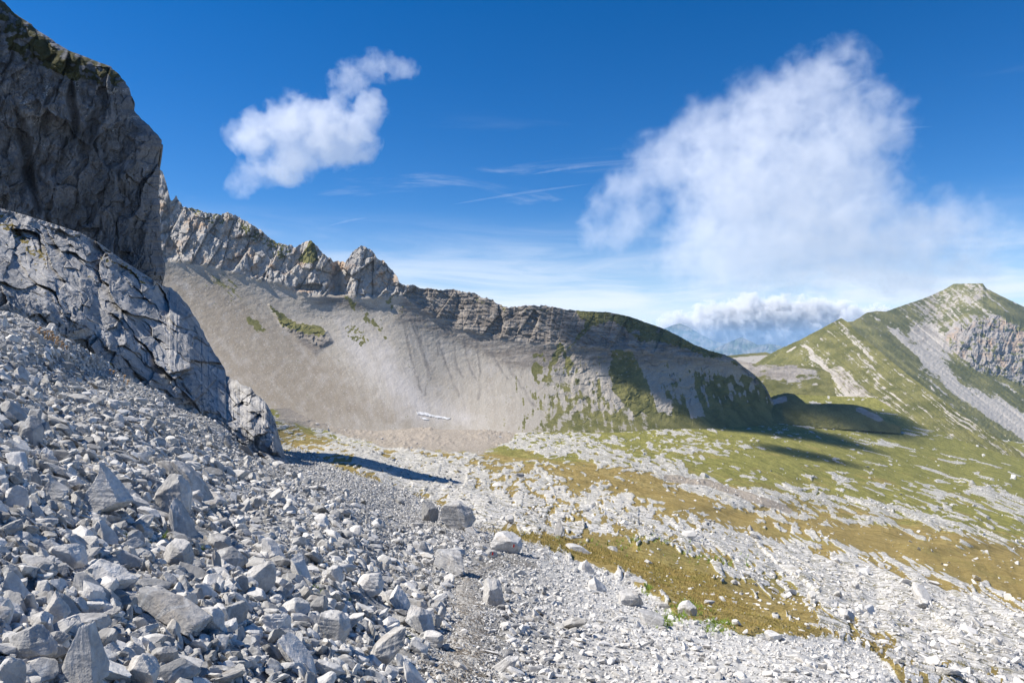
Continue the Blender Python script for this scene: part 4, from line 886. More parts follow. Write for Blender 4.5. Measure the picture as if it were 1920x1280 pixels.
# boulders one can pick out: (px, py of the foot, width px, height px, tip/shape, seed, label, group)
def place_mesh(V, Fc, name, mat, p, rot, size, tone, squash=None):
    me = raw_mesh(name, V, Fc.ravel(), 3, False)
    me.attributes.new('tone', 'FLOAT', 'POINT').data.foreach_set('value', np.full(len(V), tone, np.float32))
    o = link(name, me, mat); return o
HERO = [
 # px, py foot, w, h, kind, seed, lean, label
 (188, 962, 104, 96, 'wedge', 5, 0, 'tall pale wedge with a sharp leaning tip on the upper left of the scree'),
 (318, 970, 78, 90, 'block', 8, 6, 'upright blocky boulder with a lit left face, right of the pale wedge'),
 (345, 925, 150, 44, 'slab', 14, 0, 'long low slab just behind the upright blocky boulder'),
 (338, 1015, 120, 46, 'slab', 15, -24, 'sloping smooth slab just below the upright blocky boulder'),
 (24, 960, 60, 50, 'block', 21, 0, 'square grey block at the left edge, left of the pale wedge'),
 (92, 950, 62, 38, 'wedge', 22, 0, 'low triangular stone between the left edge block and the pale wedge'),
 (190, 1108, 92, 58, 'slab', 24, 8, 'thick slab with a dark hollow under its front edge'),
 (118, 1072, 78, 56, 'block', 26, 0, 'rounded pale block resting on the thick hollow slab'),
 (92, 1192, 82, 76, 'wedge', 31, 14, 'pointed white stone leaning right, above the bottom left corner'),
 (52, 1248, 104, 66, 'block', 33, 0, 'broad rough boulder near the bottom left corner'),
 (146, 1300, 100, 134, 'spike', 35, 0, 'tallest narrow spike of stone at the bottom edge with a dark right side'),
 (12, 1300, 60, 80, 'block', 37, 0, 'pale boulder cut by the bottom left corner'),
 (20, 1125, 58, 62, 'wedge', 38, 0, 'grey layered wedge at the left edge, lower down'),
 (392, 1204, 60, 56, 'block', 41, 0, 'squarish cream boulder right of a broad flat slab'),
 (310, 1180, 170, 40, 'slab', 43, 6, 'broad flat worn slab in the middle of the lower left stones'),
 (300, 1246, 64, 46, 'block', 44, 0, 'smooth grey stone below the broad flat slab'),
 (262, 1300, 66, 62, 'block', 45, 0, 'knobbly white stone right of the tall spike at the bottom edge'),
 (326, 1070, 64, 56, 'round', 47, 0, 'rounded lumpy boulder below the sloping smooth slab'),
 (484, 1120, 64, 60, 'block', 51, 0, 'big rounded grey boulder in the middle of the left slope'),
 (562, 1092, 70, 50, 'slab', 52, -30, 'smooth slab tilted down right, upper middle of the left slope'),
 (626, 1098, 36, 38, 'block', 53, 0, 'small upright square block right of the tilted smooth slab'),
 (546, 1170, 64, 42, 'block', 54, 0, 'dark striped block under the big rounded grey boulder'),
 (622, 1215, 74, 64, 'block', 55, 0, 'bulky boulder with a rounded shadowed hollow near the lower centre'),
 (722, 1255, 84, 74, 'block', 56, 20, 'large split boulder beside the lower left of the path'),
 (560, 1262, 140, 46, 'slab', 57, -20, 'very long sloping ledge of rock near the bottom centre left'),
 (778, 1300, 60, 52, 'wedge', 58, -20, 'pale slanted stone at the bottom edge beside the path'),
 (694, 1125, 56, 44, 'block', 59, 0, 'ragged pale block upslope of the path'),
 (748, 1150, 66, 40, 'slab', 60, -25, 'leaning slab pointing down towards the path'),
 (790, 1190, 72, 44, 'slab', 61, -12, 'flat layered stone left of the path'),
 (812, 1212, 42, 32, 'block', 62, 0, 'small square stone at the left edge of the path'),
 (845, 1074, 64, 40, 'slab', 63, 0, 'jagged overhanging stone above the upper bend of the path'),
 (926, 1140, 44, 50, 'block', 64, 0, 'grooved upright boulder just right of the path'),
 (1120, 1108, 46, 30, 'wedge', 65, 0, 'low ridge-backed stone in the white scree'),
 (1184, 1135, 60, 34, 'block', 66, 0, 'white boulder with a dark gap beneath its right side'),
 (1220, 1172, 62, 36, 'slab', 67, 0, 'smooth pale slab lying near the edge of the grass'),
 (1290, 1160, 46, 34, 'block', 68, 0, 'cracked white boulder among green tufts'),
 (1298, 1094, 0, 0, '', 0, 0, ''),
 (1195, 1096, 46, 18, 'slab', 70, 0, 'long white stone at the lower border of the ochre grass'),
 (1453, 1202, 38, 20, 'block', 71, 0, 'flat pale block at the tip of the ochre grass tongue'),
 (1100, 1072, 40, 34, 'wedge', 72, 0, 'split triangular rock at the left border of the ochre grass'),
 (856, 992, 68, 50, 'block', 81, 0, 'largest blocky boulder below the scree fan, with a shaded right end'),
 (806, 980, 36, 42, 'round', 82, 0, 'dark shaded boulder touching the left of the largest blocky boulder'),
 (750, 946, 24, 12, 'slab', 83, 0, 'small dark low boulder up left of the shaded boulder'),
 (884, 998, 26, 12, 'slab', 84, 0, 'low flat stone right of the largest blocky boulder'),
 (1047, 1012, 22, 32, 'spike', 85, 0, 'upright grey boulder standing on the ochre grass'),
 (955, 988, 20, 14, 'round', 86, 0, 'small round boulder between the big block and the upright boulder'),
 (950, 1036, 62, 36, 'block', 87, 0, 'low domed pale rock with a red and white trail mark'),
 (922, 1046, 20, 14, 'block', 88, 0, 'small stone with a red trail mark in front of the domed rock'),
 (782, 1030, 24, 12, 'slab', 89, 0, 'flat stone with a bright red paint mark on the scree fan edge'),
 (1408, 994, 11, 10, 'wedge', 90, 0, 'tiny white pointed boulder alone on the orange grass fold'),
 (1378, 1096, 18, 12, 'block', 91, 0, 'lone white block on the lower right grass'),
 (1085, 1035, 50, 12, 'slab', 92, 0, 'low white outcrop bar in the grass right of the upright boulder'),
 (742, 792, 10, 5, 'block', 93, 0, 'distant boulder left of the snow patch'),
 (845, 782, 12, 7, 'block', 94, 0, 'distant grey boulder at the right end of the snow patch'),
]
GRP = {}
heroes = []; hero_px = []
rh = np.random.default_rng(5)
for (hx, hy, w_, h_, kd, sd, ln, lab) in HERO:
    if not kd: continue
    gp = ground_exact(np.array([float(hx)]), np.array([float(hy)]))[0]; Y = gp[1]
    if hx > 1060 and hy > 1050: w_ *= 0.8; h_ *= 0.7
    elif hx < 840: w_ *= 0.88; h_ *= 0.88
    W = w_/F*Y; H = h_/F*Y
    V, Fc = shard(sd*13+1, 5 if w_ > 45 else (4 if w_ > 20 else 3), (1, 1, 1), {'block': 30, 'round': 44}.get(kd, 9), 0.04)
    mn, mx = V.min(0), V.max(0); V = (V-(mn+mx)/2)/(mx-mn)*2                  # unit box
    if kd in ('wedge', 'spike'):
        t = (V[:, 2]+1)/2; k = np.clip(1.15-(0.95 if kd == 'spike' else 1.0)*t, 0.12, 1)
        V[:, 0] = V[:, 0]*k-(0.30 if kd == 'wedge' else -0.12)*t*1.0; V[:, 1] *= np.clip(1.1-0.7*t, 0.2, 1)
        mn, mx = V.min(0), V.max(0); V = (V-(mn+mx)/2)/(mx-mn)*2
    D_ = W*(0.8 if kd != 'slab' else 0.65)
    V = V*np.array([W/2, D_/2, H*0.62])
    a = R(ln); V = np.stack([V[:, 0]*math.cos(a)-V[:, 2]*math.sin(a)*1.0*(-1), V[:, 1], V[:, 2]*math.cos(a)+V[:, 0]*math.sin(a)], 1) if ln else V
    if kd == 'slab':
        nn = ground_pt(np.array([float(hx)]), np.array([float(hy)]))[1][0]+np.array([0.1, -0.25, 0]); nn /= np.linalg.norm(nn)
        T_ = min(0.3*W, 0.5*H); V[:, 2] *= T_/H/0.62; V[:, 1] *= min(1.6, max(0.8, H/(0.4*W)))
        xa = np.cross([0.15, 1, 0], nn); xa /= np.linalg.norm(xa); ya = np.cross(nn, xa); V = V@np.stack([xa, ya, nn])
    a = rh.uniform(-0.35, 0.35)*(kd != 'slab'); V = np.stack([V[:, 0]*math.cos(a)-V[:, 1]*math.sin(a), V[:, 0]*math.sin(a)+V[:, 1]*math.cos(a), V[:, 2]], 1)
    o = place_mesh(V, Fc, 'boulder', M_BOULD, None, None, 1, {82: 0.0, 83: 0.0}.get(sd, 0.35+0.4*rh.random()))  # two boulders get the darkest tone, their shade put into the colour
    o.location = (gp[0], gp[1]+D_*0.25, gp[2]+H*0.40)
    tag(o, lab, 'boulder'); heroes.append((o, sd, W, H, gp)); hero_px.append((hx, hy-h_/2, w_/2, h_/2))
hero_px = np.array(hero_px)
# clear the scatter where the chosen boulders stand
hd = np.min(np.hypot((S[:, 0][:, None]-hero_px[None, :, 0])/hero_px[None, :, 2], (S[:, 1][:, None]-hero_px[None, :, 1]-hero_px[None, :, 3]*0.5)/hero_px[None, :, 3]), 1)
keep = (hd > 0.8) | (spx < 9)
S = S[keep]; SY = SY[keep]; spx = spx[keep]; inframe = inframe[keep]
Pn = ground_exact(S[:, 0], S[:, 1]); _, Nn = ground_pt(S[:, 0], S[:, 1])
rs = np.random.default_rng(21)
Rm = frames(Nn, rs, 0.5); tone = np.clip(rs.normal(0.5, 0.24, len(S))+0.25*ss(S[:, 0], 800, 1200), 0, 1.15)
order = np.argsort(-spx*inframe); order = order[near_scree(S[order, 0], S[order, 1]) > 0.5]; big = order[:300-len(heroes)]
isbig = np.zeros(len(S), bool); isbig[big] = True
# --- individual stones, meshes shared between copies
protos = []
for k in range(34):
    V, Fc = shard(900+k, 4, None, 12, 0.03)
    me = raw_mesh('scree_block', V, Fc.ravel(), 3, False); me.attributes.new('tone', 'FLOAT', 'POINT').data.foreach_set('value', np.full(len(V), (k % 7)/7*0.7+0.15, np.float32))
    me.materials.append(M_BOULD); sh = V.max(0)-V.min(0); protos.append((me, sh))
marks = [(h, l) for h, l in zip(hero_px, [h[7] for h in HERO if h[4]])]
def zone(x, y):
    d = np.hypot((x-hero_px[:, 0]), (y-hero_px[:, 1])*1.3); i = int(np.argmin(d)); lx, ly = hero_px[i][:2]
    short = marks[i][1].split(' with ')[0].split(',')[0]
    short = ' '.join(short.split()[:7])
    return i, ('upslope of' if y < ly-18 else 'downslope of') if abs(y-ly) > abs(x-lx)*0.7 else ('right of' if x > lx else 'left of'), short
used = {}
for q, i in enumerate(big):
    me, sh = protos[q % len(protos)]
    o = bpy.data.objects.new('scree_block', me); COL.objects.link(o)
    s = S[i, 2]*0.56; M3 = Matrix([[float(v) for v in row] for row in Rm[i]])
    loc = Pn[i]+Nn[i]*s*0.32
    o.matrix_world = Matrix.Translation(Vector(loc.tolist())) @ M3.to_4x4() @ Matrix.Diagonal((s, s, s, 1))
    flat = sh[2]/max(sh[0], sh[1]); up = Rm[i][2, 2]
    word = ('thin slab' if flat < 0.42 else 'thick slab' if flat < 0.55 else 'chunky block' if flat < 0.7 else 'cubic block')
    t = (q % 34 % 7)
    word = ('dark grey ' if t < 2 else 'mid grey ' if t < 4 else 'pale grey ' if t < 6 else 'whitish ')+word
    _, rel_, nm = zone(S[i, 0], S[i, 1])
    lab = f'{word} lying just {rel_} the {nm}'
    lab = ' '.join(lab.split()[:16]).rstrip(' ,')
    tag(o, lab, 'stone', 'loose limestone blocks on the near scree')
# --- everything smaller is one mass of scree
def batch(name, idx, variants, size_k, sink, mat, label, cat, P_=Pn, R_=Rm, T_=tone, N_=Nn, sz=None):
    if sz is None: sz = S[:, 2]
    VV, FF, TT = [], [], []; off = 0
    for k, (V, Fc) in enumerate(variants):
        sel = idx[k::len(variants)]
        if len(sel) == 0: continue
        W = np.einsum('nij,vj->nvi', R_[sel], V)*(sz[sel]*size_k)[:, None, None]+(P_[sel]+N_[sel]*(sz[sel]*sink)[:, None])[:, None]
        n, v = W.shape[:2]; VV.append(W.reshape(-1, 3)); FF.append((Fc[None]+(np.arange(n)*v)[:, None, None]+off).reshape(-1)); TT.append(np.repeat(T_[sel], v)); off += n*v
    me = raw_mesh(name, np.concatenate(VV), np.concatenate(FF), 3, False)
    me.attributes.new('tone', 'FLOAT', 'POINT').data.foreach_set('value', np.concatenate(TT).astype(np.float32))
    o = link(name, me, mat); tag(o, label, cat, kind='stuff'); return o
mid = np.where(~isbig & (spx > 15))[0]; sml = np.where(~isbig & (spx <= 15))[0]
batch('scree_stones', mid, [shard(3000+k, 3, None, 11, 0.025) for k in range(24)], 0.56, 0.18, M_STONE, 'loose broken grey limestone covering the near slope', 'scree')
batch('scree_rubble', sml, [hull_shard(4000+k) for k in range(30)], 0.52, 0.12, M_STONE, 'small grey limestone rubble between the larger blocks', 'scree')
print('stones', len(big), len(mid), len(sml))

# ------------------------------------------------------------------ clouds: real bodies of vapour, each a hull round a noisy density
def cloud(name, blobs, Y0, dens, A=1.5, t0=0.30, t1=0.75, k=0.009, albedo=(0.97, 0.97, 0.975), step=0.5, label=None, kind=None, thick=0.75, rough=0.62, stretch=(1, 1, 1), aniso=0.0):
    m = bpy.data.materials.new(name); m.use_nodes = True; n = NT(m.node_tree)
    geo = n.new('ShaderNodeNewGeometry'); pos = geo.outputs['Position']
    mp = n.new('ShaderNodeMapping'); n.put(mp.inputs['Vector'], pos); mp.inputs['Scale'].default_value = stretch
    wp = n.vmath('ADD', pos, n.vmath('SCALE', n.vmath('SUBTRACT', n.noise(mp.outputs[0], k*0.8, 1, 0.5, out=1), (0.5, 0.5, 0.5)), scale=0.55/k))
    tot = None; bm = bmesh.new()
    for b in blobs:
        px, py, r = b[:3]; dy = b[3] if len(b) > 3 else 0; sz = b[4] if len(b) > 4 else 1.0; wgt = b[5] if len(b) > 5 else 1.0
        c = P(px, py, Y0+dy); rad = Vector((r/F*Y0, r/F*Y0*thick, r/F*Y0*sz))
        dv = n.vmath('DIVIDE', n.vmath('SUBTRACT', wp, tuple(c)), tuple(rad)); l2 = n.vmath('DOT_PRODUCT', dv, dv)
        f = n.math('MULTIPLY', n.math('SUBTRACT', 1.0, l2), wgt); f = n.math('MAXIMUM', f, -0.6)
        tot = f if tot is None else n.new('ShaderNodeMath', operation='SMOOTH_MAX', i_0=tot, i_1=f, i_2=0.35).outputs[0]
        g = bmesh.ops.create_icosphere(bm, subdivisions=3, radius=1.12)
        for v in g['verts']: v.co = Vector((v.co.x*rad.x, v.co.y*rad.y, v.co.z*rad.z))+c
    fb = n.noise(mp.outputs[0], k*1.7, 6, rough, 0.3)
    s = n.math('ADD', tot, n.math('MULTIPLY', n.math('SUBTRACT', fb, 0.5), A*2))
    d = n.math('MULTIPLY', n.step(s, t0, t1), dens)
    pv = n.new('ShaderNodeVolumeScatter'); pv.inputs['Color'].default_value = albedo+(1,); n.put(pv.inputs['Density'], d); pv.inputs['Anisotropy'].default_value = aniso
    o = n.new('ShaderNodeOutputMaterial'); n.l.new(pv.outputs[0], o.inputs['Volume']); m.cycles.volume_step_rate = step
    me = bpy.data.meshes.new(name); bm.to_mesh(me); bm.free(); ob = link(name, me, m)
    rm = ob.modifiers.new('skin', 'REMESH'); rm.mode = 'VOXEL'; rm.voxel_size = 18/F*Y0; rm.use_smooth_shade = True
    tag(ob, label, 'cloud', kind=kind); return ob
cloud('cloud', [(490, 258, 56), (550, 235, 66), (605, 250, 72), (545, 300, 62, 0, 0.8), (660, 250, 60), (695, 205, 40), (705, 190, 26, 0, 1.2), (655, 285, 50, 0, 0.8)], 2300, 0.009,
      label='small ragged white cloud above the crags, left of the big cloud', step=0.35, t0=0.05, t1=0.75, A=1.6)
cloud('cloud', [(1150, 420, 70, 0, 1, 0.75), (1190, 370, 75, 0, .9, 0.85), (1250, 310, 90, 0, .8), (1340, 280, 110), (1440, 230, 110), (1520, 190, 100, 0, 1.0, 0.95), (1580, 140, 70, 0, 1.1, 0.7), (1610, 250, 110, 0, 1, 0.8), (1400, 370, 170), (1540, 420, 190, 0, 0.75), (1400, 470, 180, 0, .55), (1650, 460, 190, 0, 0.5, 0.75), (1540, 320, 150, 0, 1, 1), (1760, 430, 120, 0, 0.7, 0.6), (1800, 505, 100, 0, 0.5, 0.6), (1700, 520, 120, 0, .4, .6)], 5200, 0.0019,
      label='biggest grey-white cloud hanging over the gap and the right-hand peak', k=0.0036, step=0.3, t0=0.0, t1=0.95, A=1.5)
cloud('cloud', [(660, 150, 50, 0, 0.8), (705, 125, 48, 0, .7), (750, 130, 44, 0, .5), (640, 190, 30, 0, 1.2)], 2350, 0.0042, label='thin torn wisp of vapour at the upper right of the small white cloud', k=0.014, step=0.35, t0=0.1, t1=0.8, A=1.9)
cloud('cloud', [(480, 325, 44, 0, 0.8), (452, 350, 34, 0, .8), (440, 250, 32, 0, 1), (520, 330, 40, 0, .6)], 2350, 0.0045, label='faint ragged tail hanging from the lower left of the small white cloud', k=0.012, step=0.35, t0=0.1, t1=0.8, A=1.8)
_tg = [(1200, 755, 36), (1240, 757, 40), (1285, 765, 48), (1330, 740, 60), (1410, 735, 75), (1520, 770, 95), (1440, 800, 80), (1380, 770, 80), (1590, 740, 60), (1500, 850, 40)]
_bl = []
for (a, b, r_) in _tg:
    g_ = P(a, b, 815.0 if (b < 770 and a < 1420) else float(depth(a, max(b, 775))))+SDIR*1500; _bl.append((960+F*g_.x/g_.y, 640-F*g_.z/g_.y, r_*1.7, g_.y-800, 1.0, 1.0))
cloud('cloud', [(960+(q[0]-960)*1, q[1], q[2], q[3]) for q in _bl], 800, 0.05, label='cloud above the valley that throws the dark shadow on the green knoll', k=0.012, step=0.6, thick=1.1, t0=0.0, t1=1.0, A=0.6)
cloud('cloud_bank', [(1200, 660, 60), (1270, 625, 45), (1330, 612, 50), (1400, 605, 58), (1460, 600, 52), (1520, 606, 55), (1580, 612, 50), (1440, 640, 60), (1540, 640, 60), (1360, 640, 50), (1650, 620, 50)], 21000, 0.006, label='low bank of bright clouds far beyond the gap', kind='stuff', k=0.0022, step=0.3, t0=0.1, t1=0.45, A=1.5)

# air: pale blue haze that swallows the far ranges
hb_ = bmesh.new(); bmesh.ops.create_cube(hb_, size=1)
for v in hb_.verts: v.co = Vector((v.co.x*30000, -3000 if v.co.y < 0 else 19000, -3200 if v.co.z < 0 else 262))
hm = bpy.data.meshes.new('haze'); hb_.to_mesh(hm); hb_.free()
hmat = bpy.data.materials.new('haze'); hmat.use_nodes = True; hn = NT(hmat.node_tree)
hv = hn.new('ShaderNodeVolumePrincipled'); hv.inputs['Color'].default_value = (0.42, 0.68, 1.0, 1); hv.inputs['Density'].default_value = 4.0e-5; hv.inputs['Anisotropy'].default_value = 0.0
ho = hn.new('ShaderNodeOutputMaterial'); hn.l.new(hv.outputs[0], ho.inputs['Volume'])
haze = link('haze', hm, hmat); tag(haze, kind='stuff')

# ------------------------------------------------------------------ small things
bpy.context.view_layer.update()
def cast(o, px, py):
    d = P(px, py, 1).normalized(); inv = o.matrix_world.inverted()
    hit, loc, nrm, _ = o.ray_cast(inv @ Vector((0, 0, 0)), (inv.to_3x3() @ d).normalized())
    return (o.matrix_world @ loc, (o.matrix_world.to_3x3() @ nrm).normalized()) if hit else (None, None)

# last snow of the year at the foot of the scree
M_SNOW = plain_mat('old_snow', (0.50, 0.49, 0.47), (0.74, 0.73, 0.72), 0.3, 0.7)
def snow(pts, label):
    x0, y0 = min(p[0] for p in pts), min(p[1] for p in pts); x1, y1 = max(p[0] for p in pts), max(p[1] for p in pts)
    gx_, gy_ = np.meshgrid(np.arange(x0, x1, 1.0), np.arange(y0, y1, 0.8)); ins = poly(gx_+1.5*fbm(gx_/4, gy_/2, 2, 6), gy_+1.2*fbm(gx_/5, gy_/2, 2, 7), pts, 0.6)
    bm = bmesh.new(); vid = {}
    for j in range(gx_.shape[0]):
        for i in range(gx_.shape[1]):
            if ins[j, i] > 0.3:
                best = None
                for ob in (cirque, ground):
                    h, n_ = cast(ob, gx_[j, i], gy_[j, i])
                    if h is not None and (best is None or h.y < best.y): best = h
                if best is not None: vid[(j, i)] = bm.verts.new(best*(1-0.0016*float(ins[j, i])))
    for (j, i), v in list(vid.items()):
        q = [(j, i), (j, i+1), (j+1, i+1), (j+1, i)]
        if all(k in vid for k in q): bm.faces.new([vid[k] for k in q])
    r_ = bmesh.ops.extrude_face_region(bm, geom=list(bm.faces))
    for v in r_['geom']:
        if isinstance(v, bmesh.types.BMVert): v.co *= 0.9994
    me = bpy.data.meshes.new('snow_patch'); bm.to_mesh(me); bm.free()
    tag(link('snow_patch', me, M_SNOW), label, 'snow patch', 'old snow patches at the foot of the scree')
snow([(779, 772), (795, 772), (812, 777), (846, 783), (842, 786), (820, 783), (800, 779), (782, 776)], 'larger white snow patch, a thin streak at the foot of the pale scree')
snow([(785, 781), (799, 783), (806, 787), (796, 787)], 'smaller white snow patch just below the larger streak')

# painted trail marks
M_RED = plain_mat('red_paint', (0.70, 0.02, 0.02), (0.8, 0.04, 0.03), 30, 0.5); M_WHITE = plain_mat('white_paint', (0.8, 0.8, 0.8), (0.7, 0.7, 0.68), 30, 0.5)
def mark(sd, px, py, w_, h_, mat, name):
    o = [h[0] for h in heroes if h[1] == sd][0]; vs = []
    for (a, b) in ((-.5, .5), (-.1, .6), (.5, .5), (.6, 0), (.4, -.7), (-.2, -.2)):
        h, n_ = cast(o, px+a*w_, py+b*h_)
        if h is None: return
        vs.append(h+n_*0.012*h.y/20)
    me = bpy.data.meshes.new(name); me.from_pydata([tuple(v-o.location) for v in vs], [], [list(range(len(vs)))]); me.materials.append(mat)
    c = bpy.data.objects.new(name, me); COL.objects.link(c); c.parent = o
for px_ in (0, -3, 3):
    pass
mark(89, 782, 1020, 5, 6, M_RED, 'paint_mark'); mark(87, 963, 1022, 3, 5, M_RED, 'paint_mark'); mark(87, 960, 1022, 2.5, 5, M_WHITE, 'paint_mark'); mark(88, 923, 1037, 3, 5, M_RED, 'paint_mark')

# dry flower stalks on the brow of the scree
M_STEM = plain_mat('dry_stem', (0.42, 0.24, 0.08), (0.30, 0.15, 0.05), 40, 0.8); M_HEAD = plain_mat('seed_head', (0.50, 0.34, 0.20), (0.30, 0.17, 0.09), 60, 0.9)
def tube_mesh(pts, r0_, r1_, seg=5):
    bm = bmesh.new(); rings = []
    for k, p in enumerate(pts):
        r_ = r0_+(r1_-r0_)*k/(len(pts)-1); rings.append([bm.verts.new(p+Vector((math.cos(t)*r_, math.sin(t)*r_, 0))) for t in [2*math.pi*i/seg for i in range(seg)]])
    for a, b in zip(rings, rings[1:]):
        for i in range(seg): bm.faces.new([a[i], a[(i+1) % seg], b[(i+1) % seg], b[i]])
    bm.faces.new(rings[-1]); me = bpy.data.meshes.new('stem'); bm.to_mesh(me); bm.free(); return me
def stalk(px, py, hpx, bend, lab):
    g = ground_exact(np.array([float(px)]), np.array([float(py)]))[0]; Y = g[1]; H = hpx/F*Y
    root = bpy.data.objects.new('dried_flower', None); COL.objects.link(root); root.location = Vector(g.tolist())
    tag(root, lab, 'dried flower', 'brown seed stalks on the brow of the scree')
    pts = [Vector((bend*H*t*t, 0, H*t-0.05)) for t in (0, .25, .5, .75, 1)]
    o = link('stem', tube_mesh(pts, 0.9/F*Y, 0.55/F*Y), M_STEM, root)
    bm = bmesh.new(); bmesh.ops.create_icosphere(bm, subdivisions=2, radius=2.3/F*Y)
    for v in bm.verts: v.co = Vector((v.co.x, v.co.y, v.co.z*0.8))*(1+0.25*random.random())+pts[-1]
    me = bpy.data.meshes.new('seed_head'); bm.to_mesh(me); bm.free(); link('seed_head', me, M_HEAD, root)
for k, (a, b, h_, bd) in enumerate([(71, 632, 17, .05), (74, 632, 20, .08), (84, 637, 17, .03), (88, 640, 22, .1), (91, 643, 24, .22), (94, 645, 26, .18), (97, 646, 22, .12), (100, 648, 18, .1), (103, 650, 19, .2), (106, 650, 21, .12), (108, 652, 17, .1), (114, 655, 17, .15), (118, 656, 14, .08), (124, 660, 13, .1)]):
    stalk(a, b, h_, bd, ('short' if h_ < 18 else 'tall')+(' straight' if bd < .1 else ' leaning')+' brown seed stalk at the edge of the scree under the cliff')
for (a, b, h_, bd) in [(206, 702, 9, .1), (212, 704, 9, .2), (232, 716, 12, .2), (238, 722, 10, .3)]:
    stalk(a, b, h_, bd, 'small brown seed stalk farther down the edge of the scree')

# grass tufts
def tufts(name, q, hpx, mat, label, seed, blades=7):
    r = np.random.default_rng(seed); p = ground_exact(q[:, 0], q[:, 1]); Y = p[:, 1]; n = len(q)
    H = hpx/F*Y*np.exp(r.normal(size=n)*0.3); k = n*blades
    P0 = np.repeat(p, blades, 0); h = np.repeat(H, blades)*r.uniform(0.5, 1.2, k)
    a = r.uniform(0, 2*np.pi, k); off = np.stack([np.cos(a), np.sin(a), 0*a], 1)*(h*0.5*r.random(k))[:, None]
    b = P0+off; w_ = h*0.10; t = np.stack([-np.sin(a), np.cos(a), 0*a], 1)*w_[:, None]
    ln = r.uniform(0.2, 0.8, k); tip = b+np.stack([np.cos(a)*ln*h, np.sin(a)*ln*h, h], 1); b[:, 2] -= h*0.1
    V = np.stack([b-t, b+t, tip], 1).reshape(-1, 3); me = raw_mesh(name, V, np.arange(3*k), 3, False)
    tag(link(name, me, mat), label, 'grass', kind='stuff')
M_G1 = plain_mat('meadow_grass', (0.38, 0.28, 0.10), (0.24, 0.21, 0.06), 0.8, 0.8); M_G2 = plain_mat('green_leaves', (0.13, 0.21, 0.03), (0.22, 0.28, 0.05), 8, 0.7)
gm_ = np.array(0)
def in_meadow(x, y): return poly(x, y, [(890, 990), (1050, 1012), (1180, 1040), (1330, 1085), (1420, 1150), (1540, 1190), (1400, 1190), (1290, 1150), (1200, 1085), (1080, 1040), (930, 1005)], 5)
tufts('meadow_grass', sample(16000, in_meadow, (880, 1550, 980, 1200)), 2.6, M_G1, 'ochre and green alpine grass on the low rise beside the white scree', 3)
gq = np.concatenate([np.stack([rng.normal(a, c, n_), rng.normal(b, d, n_)], 1) for a, b, c, d, n_ in ((1215, 1113, 5, 3, 60), (1250, 1165, 16, 7, 200), (1290, 1150, 20, 8, 200), (1345, 1180, 16, 6, 160), (1330, 1050, 40, 6, 60), (290, 1018, 14, 4, 90), (245, 1010, 10, 4, 50), (380, 1040, 8, 4, 30), (410, 948, 6, 3, 30), (575, 1120, 12, 10, 60), (620, 1140, 16, 12, 60), (760, 1195, 10, 5, 40), (1180, 1020, 60, 6, 60), (560, 1100, 10, 6, 40))])
tufts('green_weeds', gq, 5.0, M_G2, 'small bright green weeds between the stones', 4, 9)

# thin old aircraft trails high up
def contrail(x0, y0, x1, y1, r_, lab, dens=0.0016):
    a, b = P(x0, y0, 9000), P(x1, y1, 9000); bm = bmesh.new(); ring = []; N_ = 24
    for k in range(N_+1):
        t = k/N_; c = a.lerp(b, t)+Vector((0, 0, 25*math.sin(3.1*t)*r_/4)); rr = r_/F*9000*(0.15+math.sin(math.pi*min(1, t*1.02))**0.6)*(0.85+0.3*random.random())
        ring.append([bm.verts.new(c+Vector((0, math.cos(q_)*rr*2, math.sin(q_)*rr))) for q_ in [2*math.pi*i/8 for i in range(8)]])
    for p_, q_ in zip(ring, ring[1:]):
        for i in range(8): bm.faces.new([p_[i], p_[(i+1) % 8], q_[(i+1) % 8], q_[i]])
    bm.faces.new(ring[0][::-1]); bm.faces.new(ring[-1]); me = bpy.data.meshes.new('contrail'); bm.to_mesh(me); bm.free()
    m = bpy.data.materials.new('contrail'); m.use_nodes = True; n = NT(m.node_tree); v = n.new('ShaderNodeVolumeScatter'); v.inputs['Density'].default_value = dens
    o_ = n.new('ShaderNodeOutputMaterial'); n.l.new(v.outputs[0], o_.inputs['Volume'])
    tag(link('contrail', me, m), lab, 'vapour trail', 'thin vapour trails in the middle of the sky')
contrail(998, 327, 1118, 311, 2.6, 'short white vapour trail left of the biggest cloud, upper of two')
contrail(845, 384, 1114, 344, 2.2, 'longest thin vapour trail, rising from left to right below the short one')
contrail(615, 424, 690, 408, 2.0, 'faint short vapour trail above the pale rock pyramid')
contrail(1668, 245, 1750, 238, 2.0, 'faint vapour trail right of the biggest cloud', 0.0008)

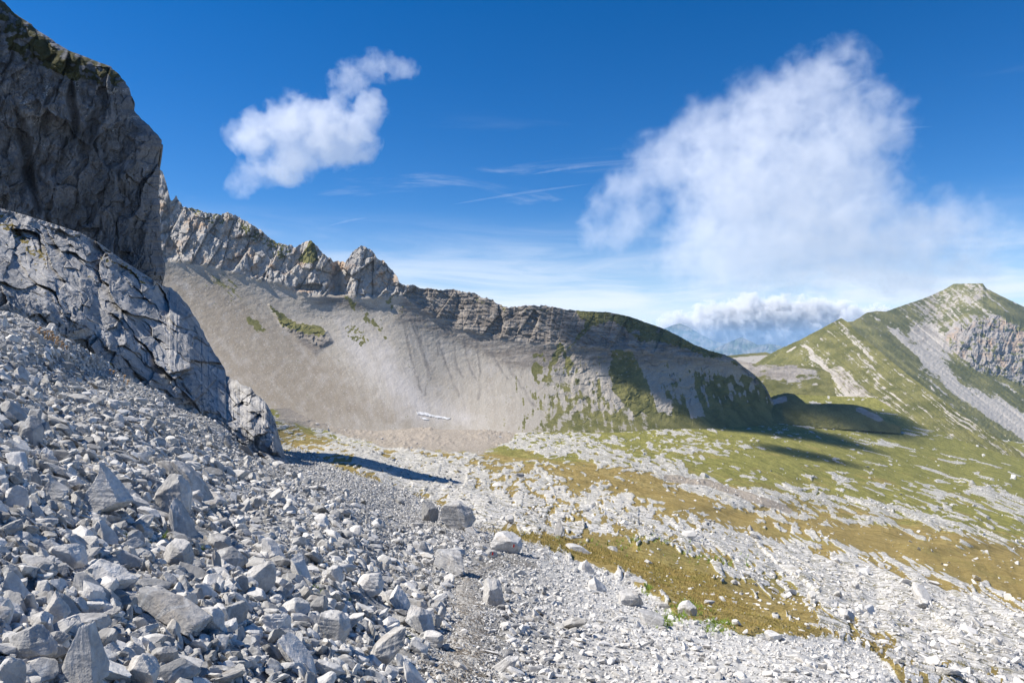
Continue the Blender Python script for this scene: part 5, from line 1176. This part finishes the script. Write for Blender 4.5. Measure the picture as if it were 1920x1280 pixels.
# the trodden path: a strip of finer, darker gravel lying on the scree
pt = np.array(TRAIL, float); tt = np.concatenate([[0], np.cumsum(np.hypot(np.diff(pt[:, 0]), np.diff(pt[:, 1])))]); tq = np.linspace(0, tt[-1], 260); cx_ = sm(tq, list(zip(tt, pt[:, 0])), 14); cy_ = sm(tq, list(zip(tt, pt[:, 1])), 14); wq = np.interp(tq, tt, pt[:, 2])
cr_ = np.linspace(-1, 1, 41); QX = cx_[:, None]+cr_[None]*wq[:, None]*(0.85+0.3*fbm(tq/26, tq*0+2, 3, 5)[:, None]); QY = cy_[:, None]+0*QX
Gp = ground_exact(QX.ravel(), np.minimum(QY.ravel(), 1428)).reshape(QX.shape+(3,)); up_ = (0.030+0.02*fbm(QX/6, QY/4, 3, 9))*(1-np.abs(cr_)**3)[None]-0.03*(np.abs(cr_)**3)[None]
up_ = up_*ss(np.minimum(tq, tq[-1]-tq), 0, 12)[:, None]-0.02*(1-ss(np.minimum(tq, tq[-1]-tq), 0, 12))[:, None]
pm = bpy.data.materials.new('path_gravel'); pm.use_nodes = True; n = NT(pm.node_tree); geo = n.new('ShaderNodeNewGeometry'); pos = geo.outputs['Position']
vo = n.new('ShaderNodeTexVoronoi'); n.put(vo.inputs['Vector'], pos); vo.inputs['Scale'].default_value = 26; vo2 = n.new('ShaderNodeTexVoronoi'); n.put(vo2.inputs['Vector'], pos); vo2.inputs['Scale'].default_value = 60
nz = n.noise(pos, 2.2, 6, 0.7); bw = n.new('ShaderNodeSeparateColor', i_0=vo.outputs['Color'])
c = n.mix(n.step(n.math('ADD', nz, n.math('MULTIPLY', n.math('SUBTRACT', bw.outputs[0], 0.5), 0.5)), 0.35, 0.7), (0.15, 0.125, 0.095), (0.42, 0.40, 0.36))
bp = n.new('ShaderNodeBump'); bp.inputs['Strength'].default_value = 0.9; bp.inputs['Distance'].default_value = 0.02
n.put(bp.inputs['Height'], n.math('ADD', n.math('MULTIPLY', vo.outputs['Distance'], -1.0), n.math('MULTIPLY', vo2.outputs['Distance'], -0.5)))
b = n.new('ShaderNodeBsdfPrincipled'); n.put(b.inputs['Base Color'], c); b.inputs['Roughness'].default_value = 0.95; n.l.new(bp.outputs[0], b.inputs['Normal'])
o = n.new('ShaderNodeOutputMaterial'); n.l.new(b.outputs[0], o.inputs['Surface'])
fp = link('footpath', grid_mesh('footpath', Gp[..., 0], Gp[..., 1], Gp[..., 2]+up_), pm); tag(fp, kind='structure')
